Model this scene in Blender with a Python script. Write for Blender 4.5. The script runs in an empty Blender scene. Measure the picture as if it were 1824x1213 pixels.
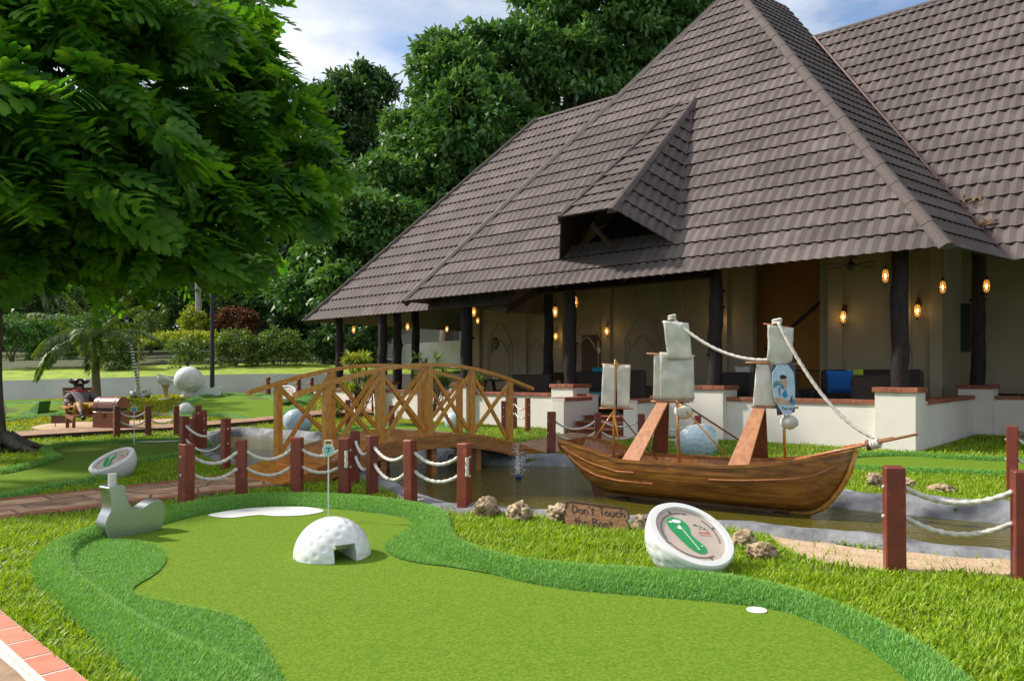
import bpy, bmesh, math, random
import numpy as np
from mathutils import Vector, Matrix, Euler, noise as mnoise

random.seed(7); rng = np.random.default_rng(7)
scene = bpy.context.scene
col = scene.collection
rad = math.radians

# ------------------------------------------------------------------ camera, world, sun, exposure
CH, F, CX, HY = 1.25, 1330.0, 912.0, 667.0          # eye height (m) and the photograph's perspective
cam_d = bpy.data.cameras.new('camera'); cam = bpy.data.objects.new('camera', cam_d); col.objects.link(cam)
cam.location = (0, 0, CH); cam.rotation_euler = (rad(90), 0, 0)
cam_d.sensor_width = 36; cam_d.lens = F / 1824 * 36; cam_d.shift_y = (HY - 606.5) / 1824
cam_d.clip_end = 2000; cam_d.clip_start = 0.05
scene.camera = cam

SUN_EL, SUN_AZ = 41.5, 284.0                          # azimuth clockwise from +Y: the sun stands on the left
sun_vec = Vector((math.sin(rad(SUN_AZ)) * math.cos(rad(SUN_EL)), math.cos(rad(SUN_AZ)) * math.cos(rad(SUN_EL)), math.sin(rad(SUN_EL))))
world = bpy.data.worlds.new('World'); scene.world = world; world.use_nodes = True
wt = world.node_tree; wt.nodes.clear()
def wn(t, **k):
    n = wt.nodes.new(t)
    for a, b in k.items(): setattr(n, a, b)
    return n
w_out = wn('ShaderNodeOutputWorld'); w_bg = wn('ShaderNodeBackground')
sky = wn('ShaderNodeTexSky', sky_type='NISHITA', sun_disc=False)
sky.sun_elevation = rad(SUN_EL); sky.sun_rotation = rad(SUN_AZ); sky.air_density = 1.0; sky.dust_density = 1.5; sky.ozone_density = 1.5
tc = wn('ShaderNodeTexCoord'); mp = wn('ShaderNodeMapping'); mp.inputs['Scale'].default_value = (1.0, 1.0, 2.2); mp.inputs['Location'].default_value = (0.2, 3.3, 1.1)
nz = wn('ShaderNodeTexNoise'); nz.inputs['Scale'].default_value = 2.3; nz.inputs['Detail'].default_value = 9; nz.inputs['Roughness'].default_value = 0.55
cr = wn('ShaderNodeValToRGB'); cr.color_ramp.elements[0].position = 0.36; cr.color_ramp.elements[1].position = 0.56
nz2 = wn('ShaderNodeTexNoise'); nz2.inputs['Scale'].default_value = 5.0; nz2.inputs['Detail'].default_value = 6
cr2 = wn('ShaderNodeValToRGB'); cr2.color_ramp.elements[0].color = (3.7, 3.9, 4.2, 1); cr2.color_ramp.elements[1].color = (6.6, 6.5, 6.4, 1)
cr2.color_ramp.elements[0].position = 0.35; cr2.color_ramp.elements[1].position = 0.65
mx = wn('ShaderNodeMix', data_type='RGBA')
L = wt.links.new
L(tc.outputs['Generated'], mp.inputs['Vector']); L(mp.outputs['Vector'], nz.inputs['Vector']); L(nz.outputs['Fac'], cr.inputs['Fac'])
L(mp.outputs['Vector'], nz2.inputs['Vector']); L(nz2.outputs['Fac'], cr2.inputs['Fac'])
L(cr.outputs['Color'], mx.inputs['Factor']); L(sky.outputs['Color'], mx.inputs['A']); L(cr2.outputs['Color'], mx.inputs['B'])
L(mx.outputs['Result'], w_bg.inputs['Color']); w_bg.inputs['Strength'].default_value = 0.15; L(w_bg.outputs['Background'], w_out.inputs['Surface'])

sun_d = bpy.data.lights.new('sun', 'SUN'); sun_d.energy = 4.7; sun_d.angle = rad(3.0); sun_d.color = (1.0, 0.93, 0.82)
sun = bpy.data.objects.new('sun', sun_d); col.objects.link(sun)
sun.rotation_euler = (-sun_vec).to_track_quat('-Z', 'Y').to_euler()
vs = scene.view_settings; vs.view_transform = 'Standard'; vs.look = 'None'; vs.exposure = 0.40; vs.gamma = 1.0; vs.use_curve_mapping = False
scene.cycles.max_bounces = 6; scene.cycles.transparent_max_bounces = 6; scene.cycles.use_denoising = True
scene.cycles.caustics_reflective = False; scene.cycles.caustics_refractive = False
scene.render.film_transparent = False

# ------------------------------------------------------------------ measuring helpers
def W(px, py, z=0.0):                     # point of the photograph on a level at height z
    t = (CH - z) * F / (py - HY); return Vector(((px - CX) / F * t, t, z))
def WY(px, py, Y):                        # point of the photograph at distance Y
    return Vector(((px - CX) / F * Y, Y, CH + (HY - py) / F * Y))
def sstep(t): t = min(1, max(0, t)); return t * t * (3 - 2 * t)
def T(x, y): return (.35 + .25 * min(1, max(0, (x + 17) / 7))) * sstep((y - 17.5) / 6) * sstep((-x - 2.5) / 4)
def Tn(x, y):
    c = lambda t: np.clip(t, 0, 1) ** 2 * (3 - 2 * np.clip(t, 0, 1)); return (.35 + .25 * np.clip((x + 17) / 7, 0, 1)) * c((y - 17.5) / 6) * c((-x - 2.5) / 4)
def G(px, py):                            # point of the photograph on the terrain
    z = 0.0
    for _ in range(40):
        p = W(px, max(py, HY + 12), z); z = 0.5 * z + 0.5 * T(p.x, p.y)
    return Vector((p.x, p.y, T(p.x, p.y)))
U = Vector((-.747, .665, 0)).normalized(); N = Vector((.665, .747, 0)).normalized(); ZU = Vector((0, 0, 1))   # along / into the pavilion
D = Vector((.674, .739, 0)).normalized(); DP = Vector((-.739, .674, 0)).normalized()                           # along / across the bridge

# ------------------------------------------------------------------ mesh and object helpers
def new_obj(name, me, parent=None, mats=()):
    o = bpy.data.objects.new(name, me); col.objects.link(o)
    if me is not None:
        for m in mats: me.materials.append(m)
    if parent is not None: o.parent = parent
    return o
def tag(o, label=None, cat=None, group=None, kind=None):
    if label: o['label'] = label
    if cat: o['category'] = cat
    if group: o['group'] = group
    if kind: o['kind'] = kind
    return o
def empty(name, loc=(0, 0, 0), label=None, cat=None, group=None):
    o = bpy.data.objects.new(name, None); col.objects.link(o); o.location = loc; o.empty_display_size = 0.1
    return tag(o, label, cat, group)
class MB:
    """collects shapes in world space; build() links them as one mesh (local to its parent's location)"""
    def __init__(s): s.v = []; s.f = []; s.m = []
    def add(s, vs, fs, mi=0):
        b = len(s.v); s.v += [tuple(v) for v in vs]; s.f += [tuple(b + i for i in f) for f in fs]; s.m += [mi] * len(fs); return s
    def box(s, c, size, rx=None, mi=0, taper=1.0, bev=0.0):
        """c centre, size full lengths, rx 3x3 axes"""
        c = Vector(c); hx, hy, hz = [q / 2 for q in size]; R = rx if rx is not None else Matrix.Identity(3)
        if bev <= 0:
            P = [Vector((x * hx * (taper if z > 0 else 1), y * hy * (taper if z > 0 else 1), z * hz)) for z in (-1, 1) for y in (-1, 1) for x in (-1, 1)]
            return s.add([c + R @ p for p in P], [(0, 2, 3, 1), (4, 5, 7, 6), (0, 1, 5, 4), (2, 6, 7, 3), (0, 4, 6, 2), (1, 3, 7, 5)], mi)
        vs, idx = [], {}
        for z in (-1, 1):
            for y in (-1, 1):
                for x in (-1, 1):
                    for ax in range(3):
                        p = [x * hx, y * hy, z * hz]; sg = (x, y, z)
                        for k in range(3):
                            if k != ax: p[k] -= sg[k] * bev
                        idx[(x, y, z, ax)] = len(vs); vs.append(c + R @ Vector(p))
        fs = []
        def q(*k):
            fs.append(tuple(idx[i] for i in k))
        for ax in range(3):
            o1, o2 = (ax + 1) % 3, (ax + 2) % 3
            for sg in (-1, 1):
                ks = []
                for a, b in ((-1, -1), (1, -1), (1, 1), (-1, 1)):
                    t = [0, 0, 0]; t[ax] = sg; t[o1] = a; t[o2] = b; ks.append((*t, ax))
                q(*(ks if sg > 0 else ks[::-1]))
            for a in (-1, 1):
                for b in (-1, 1):
                    t1 = [0, 0, 0]; t1[o1] = a; t1[o2] = b; t2 = list(t1); t1[ax] = -1; t2[ax] = 1
                    ks = [(*t1, o1), (*t2, o1), (*t2, o2), (*t1, o2)]; q(*(ks if a * b < 0 else ks[::-1]))
        for x in (-1, 1):
            for y in (-1, 1):
                for z in (-1, 1):
                    ks = [(x, y, z, 0), (x, y, z, 1), (x, y, z, 2)]; q(*(ks if x * y * z > 0 else ks[::-1]))
        return s.add(vs, fs, mi)
    def bar(s, a, b, w, h=None, up=ZU, mi=0, bev=0.0):
        a, b = Vector(a), Vector(b); d = (b - a); l = d.length; d.normalize(); up = Vector(up)
        if abs(d.dot(up)) > .99: up = Vector((1, 0, 0))
        x = d.cross(up).normalized(); z = x.cross(d).normalized()
        R = Matrix((x, d, z)).transposed()
        return s.box((a + b) / 2, (w, l, h or w), R, mi, bev=bev)
    def tube(s, pts, r, n=8, mi=0, caps=True, lobes=0, twist=0.0, amp=0.0):
        pts = [Vector(p) for p in pts]; k = len(pts); rs = r if isinstance(r, (list, tuple)) else [r] * k
        t0 = (pts[1] - pts[0]).normalized(); x = t0.orthogonal().normalized(); vs, fs = [], []; dist = 0
        for i, p in enumerate(pts):
            t = ((pts[min(i + 1, k - 1)] - pts[max(i - 1, 0)])).normalized(); x = (x - t * x.dot(t)).normalized(); y = t.cross(x)
            if i: dist += (p - pts[i - 1]).length
            for j in range(n):
                a = 2 * math.pi * j / n; rr = rs[i] * (1 + (amp * math.cos(lobes * a - twist * dist) if lobes else 0)); vs.append(p + (x * math.cos(a) + y * math.sin(a)) * rr)
        for i in range(k - 1):
            for j in range(n): fs.append((i * n + j, i * n + (j + 1) % n, (i + 1) * n + (j + 1) % n, (i + 1) * n + j))
        if caps: fs += [tuple(range(n - 1, -1, -1)), tuple((k - 1) * n + j for j in range(n))]
        return s.add(vs, fs, mi)
    def lathe(s, prof, c=(0, 0, 0), n=24, axis=None, mi=0, caps=True):
        c = Vector(c); ax = Vector(axis or ZU).normalized(); x = ax.orthogonal().normalized(); y = ax.cross(x); vs, fs = [], []
        for r, h in prof:
            for j in range(n): a = 2 * math.pi * j / n; vs.append(c + ax * h + (x * math.cos(a) + y * math.sin(a)) * r)
        for i in range(len(prof) - 1):
            for j in range(n): fs.append((i * n + j, i * n + (j + 1) % n, (i + 1) * n + (j + 1) % n, (i + 1) * n + j))
        if caps: fs += [tuple(range(n - 1, -1, -1)), tuple((len(prof) - 1) * n + j for j in range(n))]
        return s.add(vs, fs, mi)
    def prism(s, poly, off, mi=0):
        """polygon (3D points) swept by vector off"""
        poly = [Vector(p) for p in poly]; n = len(poly); off = Vector(off); nn = Vector((0, 0, 0))
        for i in range(n): nn += poly[i].cross(poly[(i + 1) % n])
        if nn.dot(off) < 0: poly = poly[::-1]
        vs = poly + [p + off for p in poly]
        fs = [tuple(range(n - 1, -1, -1)), tuple(range(n, 2 * n))] + [(i, (i + 1) % n, n + (i + 1) % n, n + i) for i in range(n)]
        return s.add(vs, fs, mi)
    def grid(s, rows, mi=0, closed=False):
        m = len(rows[0]); vs = [p for r in rows for p in r]; fs = []
        for i in range(len(rows) - 1):
            for j in range(m if closed else m - 1): fs.append((i * m + j, i * m + (j + 1) % m, (i + 1) * m + (j + 1) % m, (i + 1) * m + j))
        return s.add(vs, fs, mi)
    def build(s, name, mat, parent=None, smooth=False, kind=None, origin=None):
        me = bpy.data.meshes.new(name); off = Vector((0, 0, 0))
        if parent is not None:
            q = parent
            while q is not None: off = off + q.location; q = q.parent
        elif origin is not None: off = Vector(origin)
        me.from_pydata([(x - off.x, y - off.y, z - off.z) for x, y, z in s.v], [], s.f); me.update()
        o = new_obj(name, me, parent, mat if isinstance(mat, (list, tuple)) else [mat])
        if parent is None and origin is not None: o.location = off
        if len(set(s.m)) > 1: me.polygons.foreach_set('material_index', s.m)
        if smooth:
            me.polygons.foreach_set('use_smooth', [True] * len(me.polygons))
            if smooth != True: me.set_sharp_from_angle(angle=rad(smooth))
        if kind: o['kind'] = kind
        return o
def axes(x, y=None, z=ZU):
    x = Vector(x).normalized(); z = Vector(z); y = z.cross(x).normalized(); z = x.cross(y).normalized(); return Matrix((x, y, z)).transposed()
def rotz(a): return Matrix.Rotation(a, 3, 'Z')
def spline(pts, n=8, closed=False):
    pts = [Vector(p) for p in pts]; k = len(pts); out = []
    for i in range(k if closed else k - 1):
        g = lambda j: pts[j % k] if closed else pts[min(max(j, 0), k - 1)]
        p0, p1, p2, p3 = g(i - 1), g(i), g(i + 1), g(i + 2)
        for q in range(n):
            t = q / n; out.append(0.5 * ((2 * p1) + (p2 - p0) * t + (2 * p0 - 5 * p1 + 4 * p2 - p3) * t * t + (3 * p1 - p0 - 3 * p2 + p3) * t ** 3))
    if not closed: out.append(pts[-1])
    return out
def inpoly(x, y, poly):
    x = np.asarray(x); y = np.asarray(y); c = np.zeros(x.shape, bool); k = len(poly)
    for i in range(k):
        x1, y1 = poly[i][0], poly[i][1]; x2, y2 = poly[(i + 1) % k][0], poly[(i + 1) % k][1]
        if y1 == y2: continue
        c ^= ((y1 > y) != (y2 > y)) & (x < (x2 - x1) * (y - y1) / (y2 - y1) + x1)
    return c
def copy_tree(o, parent=None):
    c = o.copy(); col.objects.link(c)
    if parent is not None: c.parent = parent
    for ch in list(o.children): copy_tree(ch, c)
    return c
def np_mesh(name, verts, faces, mat, parent=None, kind=None, smooth=False):
    """verts (n,3), faces (m,k) numpy -> mesh object"""
    me = bpy.data.meshes.new(name); nv, (nf, k) = len(verts), faces.shape
    me.vertices.add(nv); me.vertices.foreach_set('co', np.ascontiguousarray(verts, np.float32).ravel())
    me.loops.add(nf * k); me.loops.foreach_set('vertex_index', np.ascontiguousarray(faces, np.int32).ravel())
    me.polygons.add(nf); me.polygons.foreach_set('loop_start', np.arange(0, nf * k, k, dtype=np.int32)); me.polygons.foreach_set('loop_total', np.full(nf, k, np.int32))
    if smooth: me.polygons.foreach_set('use_smooth', np.ones(nf, bool))
    me.update(calc_edges=True); me.validate()
    o = new_obj(name, me, parent, [mat])
    if kind: o['kind'] = kind
    return o

# ------------------------------------------------------------------ materials
def mat(name, c1, c2=None, rough=.7, nscale=6.0, detail=4, bump=0.0, bscale=40.0, coat=0.0, metal=0.0, spec=.5, trans=0.0, stretch=None, rotz_=0.0,
        tcol=(1.7, 1.6, .6), alpha=1.0, lo=.35, hi=.65, emit=None, estr=0.0, rnd=0.0, speck=None, coords='pos', bdist=0.02):
    m = bpy.data.materials.new(name); m.use_nodes = True; nt = m.node_tree; nd = nt.nodes; b = nd['Principled BSDF']; LK = nt.links.new
    b.inputs['Roughness'].default_value = rough; b.inputs['Metallic'].default_value = metal; b.inputs['Specular IOR Level'].default_value = spec
    b.inputs['Coat Weight'].default_value = coat; b.inputs['Coat Roughness'].default_value = 0.12
    b.inputs['Base Color'].default_value = (*c1, 1)
    if coords == 'pos': vec = nd.new('ShaderNodeNewGeometry').outputs['Position']
    else: vec = nd.new('ShaderNodeTexCoord').outputs['Object']
    if stretch:
        mp = nd.new('ShaderNodeMapping'); mp.inputs['Rotation'].default_value = (0, 0, rotz_); r0 = nd.new('ShaderNodeMapping')
        mp.vector_type = 'POINT'; r0.inputs['Scale'].default_value = stretch; LK(vec, mp.inputs['Vector']); LK(mp.outputs['Vector'], r0.inputs['Vector']); vec = r0.outputs['Vector']
    colour = None
    if c2 is not None:
        n1 = nd.new('ShaderNodeTexNoise'); n1.inputs['Scale'].default_value = nscale; n1.inputs['Detail'].default_value = detail; LK(vec, n1.inputs['Vector'])
        r = nd.new('ShaderNodeValToRGB'); r.color_ramp.elements[0].position = lo; r.color_ramp.elements[1].position = hi
        r.color_ramp.elements[0].color = (*c1, 1); r.color_ramp.elements[1].color = (*c2, 1); LK(n1.outputs['Fac'], r.inputs['Fac']); colour = r.outputs['Color']
    if speck:                              # (scale, colour, threshold)
        n3 = nd.new('ShaderNodeTexNoise'); n3.inputs['Scale'].default_value = speck[0]; n3.inputs['Detail'].default_value = 3; LK(vec, n3.inputs['Vector'])
        r3 = nd.new('ShaderNodeValToRGB'); r3.color_ramp.elements[0].position = speck[2]; r3.color_ramp.elements[1].position = speck[2] + .08; LK(n3.outputs['Fac'], r3.inputs['Fac'])
        x = nd.new('ShaderNodeMix'); x.data_type = 'RGBA'; LK(r3.outputs['Color'], x.inputs['Factor']); x.inputs['B'].default_value = (*speck[1], 1)
        if colour: LK(colour, x.inputs['A'])
        else: x.inputs['A'].default_value = (*c1, 1)
        colour = x.outputs['Result']
    if rnd:
        oi = nd.new('ShaderNodeObjectInfo'); mr = nd.new('ShaderNodeMapRange'); mr.inputs['To Min'].default_value = 1 - rnd; mr.inputs['To Max'].default_value = 1 + rnd
        LK(oi.outputs['Random'], mr.inputs['Value']); hs = nd.new('ShaderNodeHueSaturation'); LK(mr.outputs['Result'], hs.inputs['Value'])
        if colour: LK(colour, hs.inputs['Color'])
        else: hs.inputs['Color'].default_value = (*c1, 1)
        colour = hs.outputs['Color']
    if colour: LK(colour, b.inputs['Base Color'])
    if bump:
        n2 = nd.new('ShaderNodeTexNoise'); n2.inputs['Scale'].default_value = bscale; n2.inputs['Detail'].default_value = 5; LK(vec, n2.inputs['Vector'])
        bp = nd.new('ShaderNodeBump'); bp.inputs['Strength'].default_value = bump; bp.inputs['Distance'].default_value = bdist; LK(n2.outputs['Fac'], bp.inputs['Height']); LK(bp.outputs['Normal'], b.inputs['Normal'])
    if alpha < 1: b.inputs['Alpha'].default_value = alpha
    if emit: b.inputs['Emission Color'].default_value = (*emit, 1); b.inputs['Emission Strength'].default_value = estr
    if trans:                              # thin leaf: part of the light passes through
        tr = nd.new('ShaderNodeBsdfTranslucent'); mxs = nd.new('ShaderNodeMixShader'); mxs.inputs['Fac'].default_value = trans
        if colour:
            g = nd.new('ShaderNodeMix'); g.data_type = 'RGBA'; g.blend_type = 'MULTIPLY'; g.inputs['Factor'].default_value = 1; LK(colour, g.inputs['A']); g.inputs['B'].default_value = (*tcol, 1); LK(g.outputs['Result'], tr.inputs['Color'])
        else: tr.inputs['Color'].default_value = (*c1, 1)
        LK(b.outputs['BSDF'], mxs.inputs[1]); LK(tr.outputs['BSDF'], mxs.inputs[2]); LK(mxs.outputs['Shader'], nd['Material Output'].inputs['Surface'])
    return m
aB = math.atan2(-.548, .837); aD = math.atan2(.739, .674)
M = dict(
    soil=mat('soil', (.035, .06, .010), (.075, .095, .018), .95, 3, bump=.6, bscale=60),
    blade=mat('grass_blade', (.085, .23, .008), (.40, .51, .025), .5, 48, 3, trans=.35, speck=(38, (.46, .42, .13), .66), lo=.3, hi=.72, spec=.3),
    blade_far=mat('lawn_far', (.19, .27, .012), (.42, .42, .03), .6, 3.0, 6, trans=.3, spec=.2),
    turf=mat('artificial_turf', (.075, .28, .03), (.29, .51, .13), .55, 90, 3, trans=.25, lo=.3, hi=.7, spec=.3),
    turf_base=mat('turf_base', (.045, .16, .02), (.08, .24, .04), .8, 60, 4, bump=.8, bscale=220),
    felt=mat('green_felt', (.080, .163, .010), (.156, .238, .022), .9, 75, 7, bump=.6, bscale=300, spec=.1, bdist=.006),
    white=mat('white_paint', (.72, .72, .71), (.66, .66, .65), .38, 5, bump=.05, bscale=60),
    ball_blue=mat('ball_pale_blue', (.42, .55, .63), (.38, .50, .58), .3, 4, coat=.3),
    ball=mat('ball_gloss', (.70, .72, .73), (.66, .68, .69), .25, 4, coat=.4),
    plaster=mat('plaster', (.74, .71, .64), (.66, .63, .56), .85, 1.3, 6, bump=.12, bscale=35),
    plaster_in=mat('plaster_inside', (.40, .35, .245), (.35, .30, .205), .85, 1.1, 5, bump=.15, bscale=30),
    retain=mat('retaining_wall', (.66, .68, .68), (.55, .57, .58), .85, .8, 6, bump=.12, bscale=30),
    brick=mat('terracotta', (.30, .095, .045), (.21, .07, .04), .75, 7, bump=.25, bscale=50, rnd=.2),
    path_mortar=mat('path_mortar', (.20, .145, .10), (.13, .095, .07), .9, 12, bump=.3), mortar=mat('mortar', (.66, .60, .54), (.5, .45, .4), .9, 20, bump=.3),
    tile=mat('pink_tile', (.50, .185, .115), (.43, .155, .095), .7, 9, bump=.12, bscale=80, rnd=.07),
    stone=mat('paving_stone', (.46, .28, .165), (.26, .15, .092), .75, 4.5, 6, bump=.35, bscale=28, rnd=.32, speck=(9, (.40, .27, .16), .6)),
    stone_far=mat('paving_far', (.36, .21, .125), (.22, .12, .075), .8, 4, 7, bump=.4, bscale=14),
    concrete=mat('grey_concrete', (.25, .26, .275), (.09, .095, .105), .75, 3.6, 9, bump=.7, bscale=16, lo=.34, hi=.66, speck=(2.1, (.34, .34, .335), .62)),
    sand=mat('sand', (.52, .38, .25), (.42, .29, .18), .95, 8, 6, bump=.9, bscale=45),
    rock=mat('coral_rock', (.52, .41, .27), (.27, .185, .105), .9, 14, 6, bump=1.0, bscale=32, bdist=.04, speck=(26, (.10, .06, .035), .56)),
    post=mat('red_post', (.20, .034, .017), (.15, .026, .015), .5, 9, 5, speck=(11, (.27, .06, .032), .64), rnd=.15, bump=.08, bscale=60, coat=.15),
    rope=mat('white_rope', (.64, .62, .56), (.46, .44, .39), .8, 30, bump=.2, bscale=200),
    wood=mat('varnished_wood', (.36, .15, .032), (.20, .072, .014), .35, 3.0, 6, bump=.06, bscale=60, coat=.5, stretch=(1.2, 9, 9), rotz_=-aD),
    rail=mat('rail_wood', (.56, .265, .036), (.38, .155, .020), .35, 7, 5, coat=.4, stretch=(4, 4, 2.0)),
    deck=mat('deck_wood', (.58, .22, .045), (.33, .105, .020), .28, 3.0, 6, coat=.55, stretch=(8, 1.5, 8), rotz_=-aD, rnd=.12),
    hull=mat('hull_wood', (.31, .125, .024), (.11, .040, .010), .3, 2.6, 8, coat=.5, stretch=(1.0, 4, 8), rotz_=-aB, lo=.3, hi=.7, bump=.05, bscale=30, speck=(3.2, (.30, .125, .024), .55)),
    plank=mat('plank_wood', (.42, .18, .07), (.29, .105, .038), .45, 4, 6, stretch=(7, 7, 1.4), coat=.15),
    dark_plank=mat('dark_plank', (.15, .045, .022), (.09, .028, .014), .45, 4, 6, stretch=(7, 7, 1.4), coat=.15),
    signwood=mat('sign_wood', (.27, .125, .04), (.13, .055, .018), .6, 5, 7, stretch=(3, 14, 14), bump=.2, bscale=50),
    burnt=mat('burnt_edge', (.05, .03, .02), (.09, .05, .03), .8, 20),
    black=mat('black_ink', (.012, .011, .010), rough=.6),
    log=mat('log_column', (.011, .008, .009), (.026, .019, .020), .6, 6, 6, stretch=(6, 6, 1), bump=.5, bscale=14, spec=.25),
    timber=mat('dark_timber', (.030, .019, .014), (.05, .032, .022), .6, 5),
    roof=mat('roof_sheet', (.108, .088, .083), (.084, .069, .066), .80, 55, 3, bump=.35, bscale=260, rnd=.17, spec=.25, speck=(1.1, (.122, .101, .096), .5), bdist=.006),
    verge_shade=mat('verge_shade_dark', (.032, .029, .031), (.045, .040, .042), .6, 8), cap=mat('ridge_cap', (.115, .093, .087), (.090, .074, .070), .8, 30, bump=.3, bscale=200, spec=.25),
    flash=mat('valley_flashing', (.10, .035, .03), rough=.5),
    cloth=mat('sail_cloth', (.84, .82, .74), (.64, .63, .56), .9, 6, bump=.25, bscale=25, trans=.3, tcol=(1, 1, .98)),
    cloth_g=mat('sail_cloth_greenish', (.78, .80, .72), (.58, .61, .54), .9, 6, bump=.25, bscale=22, trans=.3, tcol=(1, 1, .95)),
    grey_cloth=mat('grey_shirt', (.07, .07, .085), (.10, .10, .12), .9, 9, bump=.2, bscale=40),
    print_sky=mat('print_sky', (.50, .64, .75), (.36, .54, .70), .85, 14), print_sand=mat('print_sand', (.52, .40, .32), (.42, .3, .22), .85, 14),
    print_green=mat('print_green', (.05, .25, .22), rough=.85), print_blue=mat('print_blue', (.02, .24, .48), rough=.85), print_skin=mat('print_tan', (.50, .33, .24), rough=.85),
    chrome=mat('brushed_steel', (.40, .44, .47), (.34, .37, .40), .30, 30, metal=.95, stretch=(1, 1, 10)),
    steel_soft=mat('dull_steel', (.60, .61, .60), rough=.45, metal=.7),
    beige_print=mat('sign_print', (.52, .43, .36), (.46, .38, .32), .5, 6), map_green=mat('map_green', (.008, .25, .062), (.012, .31, .09), .5, 12), map_pale=mat('map_pale', (.75, .78, .74), rough=.6),
    ink_grey=mat('ink_grey', (.10, .09, .09), rough=.7), ink_red=mat('ink_red', (.62, .16, .15), rough=.7), pink=mat('ink_pink', (.60, .35, .33), rough=.7),
    teal=mat('number_disc', (.30, .56, .62), (.26, .50, .56), .4, 8), tealblue=mat('number_disc_blue', (.08, .27, .55), rough=.4), cream_metal=mat('cream_metal', (.72, .70, .60), rough=.4),
    bark=mat('bark', (.075, .06, .048), (.15, .125, .10), .9, 9, 6, bump=.8, bscale=22, stretch=(1, 1, .35)), palmbark=mat('palm_bark', (.20, .17, .10), (.13, .105, .06), .85, 12, stretch=(.5, .5, 9), bump=.4, bscale=12), crownshaft=mat('palm_crownshaft', (.15, .22, .03), (.2, .25, .05), .6, 6),
    pale_bark=mat('pale_bark', (.38, .37, .33), (.26, .25, .22), .9, 12, bump=.3),
    leaf_fl=mat('feathery_leaf', (.030, .125, .016), (.13, .31, .024), .5, 1.6, 4, trans=.5, spec=.3, lo=.35, hi=.68, speck=(2.6, (.20, .36, .03), .60)),
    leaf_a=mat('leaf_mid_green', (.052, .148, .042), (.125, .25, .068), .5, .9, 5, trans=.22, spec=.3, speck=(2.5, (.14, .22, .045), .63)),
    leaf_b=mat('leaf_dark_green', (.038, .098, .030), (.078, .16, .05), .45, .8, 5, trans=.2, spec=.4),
    leaf_c=mat('leaf_shrub', (.06, .13, .02), (.15, .22, .05), .45, 3, 5, trans=.28), leaf_y=mat('leaf_yellow_green', (.17, .25, .015), (.32, .36, .03), .5, 4, 5, trans=.35),
    leaf_r=mat('leaf_croton', (.10, .025, .018), (.16, .075, .02), .45, 4, 5, trans=.2), leaf_p=mat('palm_leaf', (.05, .11, .015), (.13, .19, .03), .42, 2, 4, trans=.3), leaf_d=mat('dry_leaf', (.26, .14, .05), (.16, .09, .04), .9, 30),
    wicker=mat('wicker', (.045, .032, .026), (.022, .016, .013), .6, 90, 2, bump=.8, bscale=160), blue=mat('blue_fabric', (.004, .11, .42), (.004, .09, .36), .85, 10), lime=mat('lime_fabric', (.35, .45, .02), rough=.85),
    teal_f=mat('turquoise_fabric', (.01, .32, .45), rough=.85), white_f=mat('white_fabric', (.6, .58, .54), rough=.9),
    orange=mat('orange_wall', (.55, .26, .06), (.48, .22, .05), .85, 1.2, 5), door=mat('brown_door', (.095, .04, .02), (.06, .026, .014), .6, 4, stretch=(6, 6, 1)), green_board=mat('green_board', (.012, .05, .03), rough=.6), floor=mat('floor_tile', (.12, .08, .06), (.09, .06, .045), .4, 3, bump=.05),
    brass=mat('lantern_brass', (.12, .065, .02), rough=.4, metal=.8), glow=mat('lantern_glass', (.7, .38, .08), rough=.4, alpha=.55, emit=(1.0, .50, .10), estr=.5), bulb=mat('lantern_bulb', (1, .9, .6), rough=.4, emit=(1.0, .78, .38), estr=7),
    pole_black=mat('black_pole', (.012, .013, .016), rough=.4), stripe_b=mat('stripe_navy', (.03, .05, .13), rough=.4), bamboo=mat('bamboo', (.42, .30, .10), rough=.5),
    skin=mat('skin', (.42, .23, .15), rough=.6), jacket=mat('jacket_grey', (.075, .068, .085), (.11, .10, .12), .8, 20, bump=.2), red_cloth=mat('red_cloth', (.32, .012, .02), rough=.8), mustard=mat('mustard_cloth', (.36, .20, .022), (.44, .27, .04), .85, 18, bump=.2),
    hair=mat('black_hair', (.012, .010, .010), rough=.5), chest=mat('chest_wood', (.25, .06, .028), (.17, .04, .02), .35, 4, stretch=(1, 6, 6), coat=.4),
    chair=mat('chair_wood', (.24, .09, .03), (.17, .06, .02), .55, 5, stretch=(2, 8, 8)), arm_wood=mat('arm_wood', (.40, .18, .03), rough=.5), plate=mat('oval_plaque', (.05, .048, .05), rough=.5), navy=mat('nozzle_blue', (.01, .03, .16), rough=.4),
    glassw=mat('water_drop', (.85, .9, .92), rough=.1, spec=.8), ground_shade=mat('tree_shade_ground', (.032, .045, .012), (.075, .085, .026), .95, 5, 6, bump=.6, bscale=20), bank=mat('bank_grass', (.12, .23, .012), (.28, .34, .022), .9, 2.2, 7, bump=.8, bscale=30), black_frame=mat('table_black', (.02, .018, .016), rough=.6),
)
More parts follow.
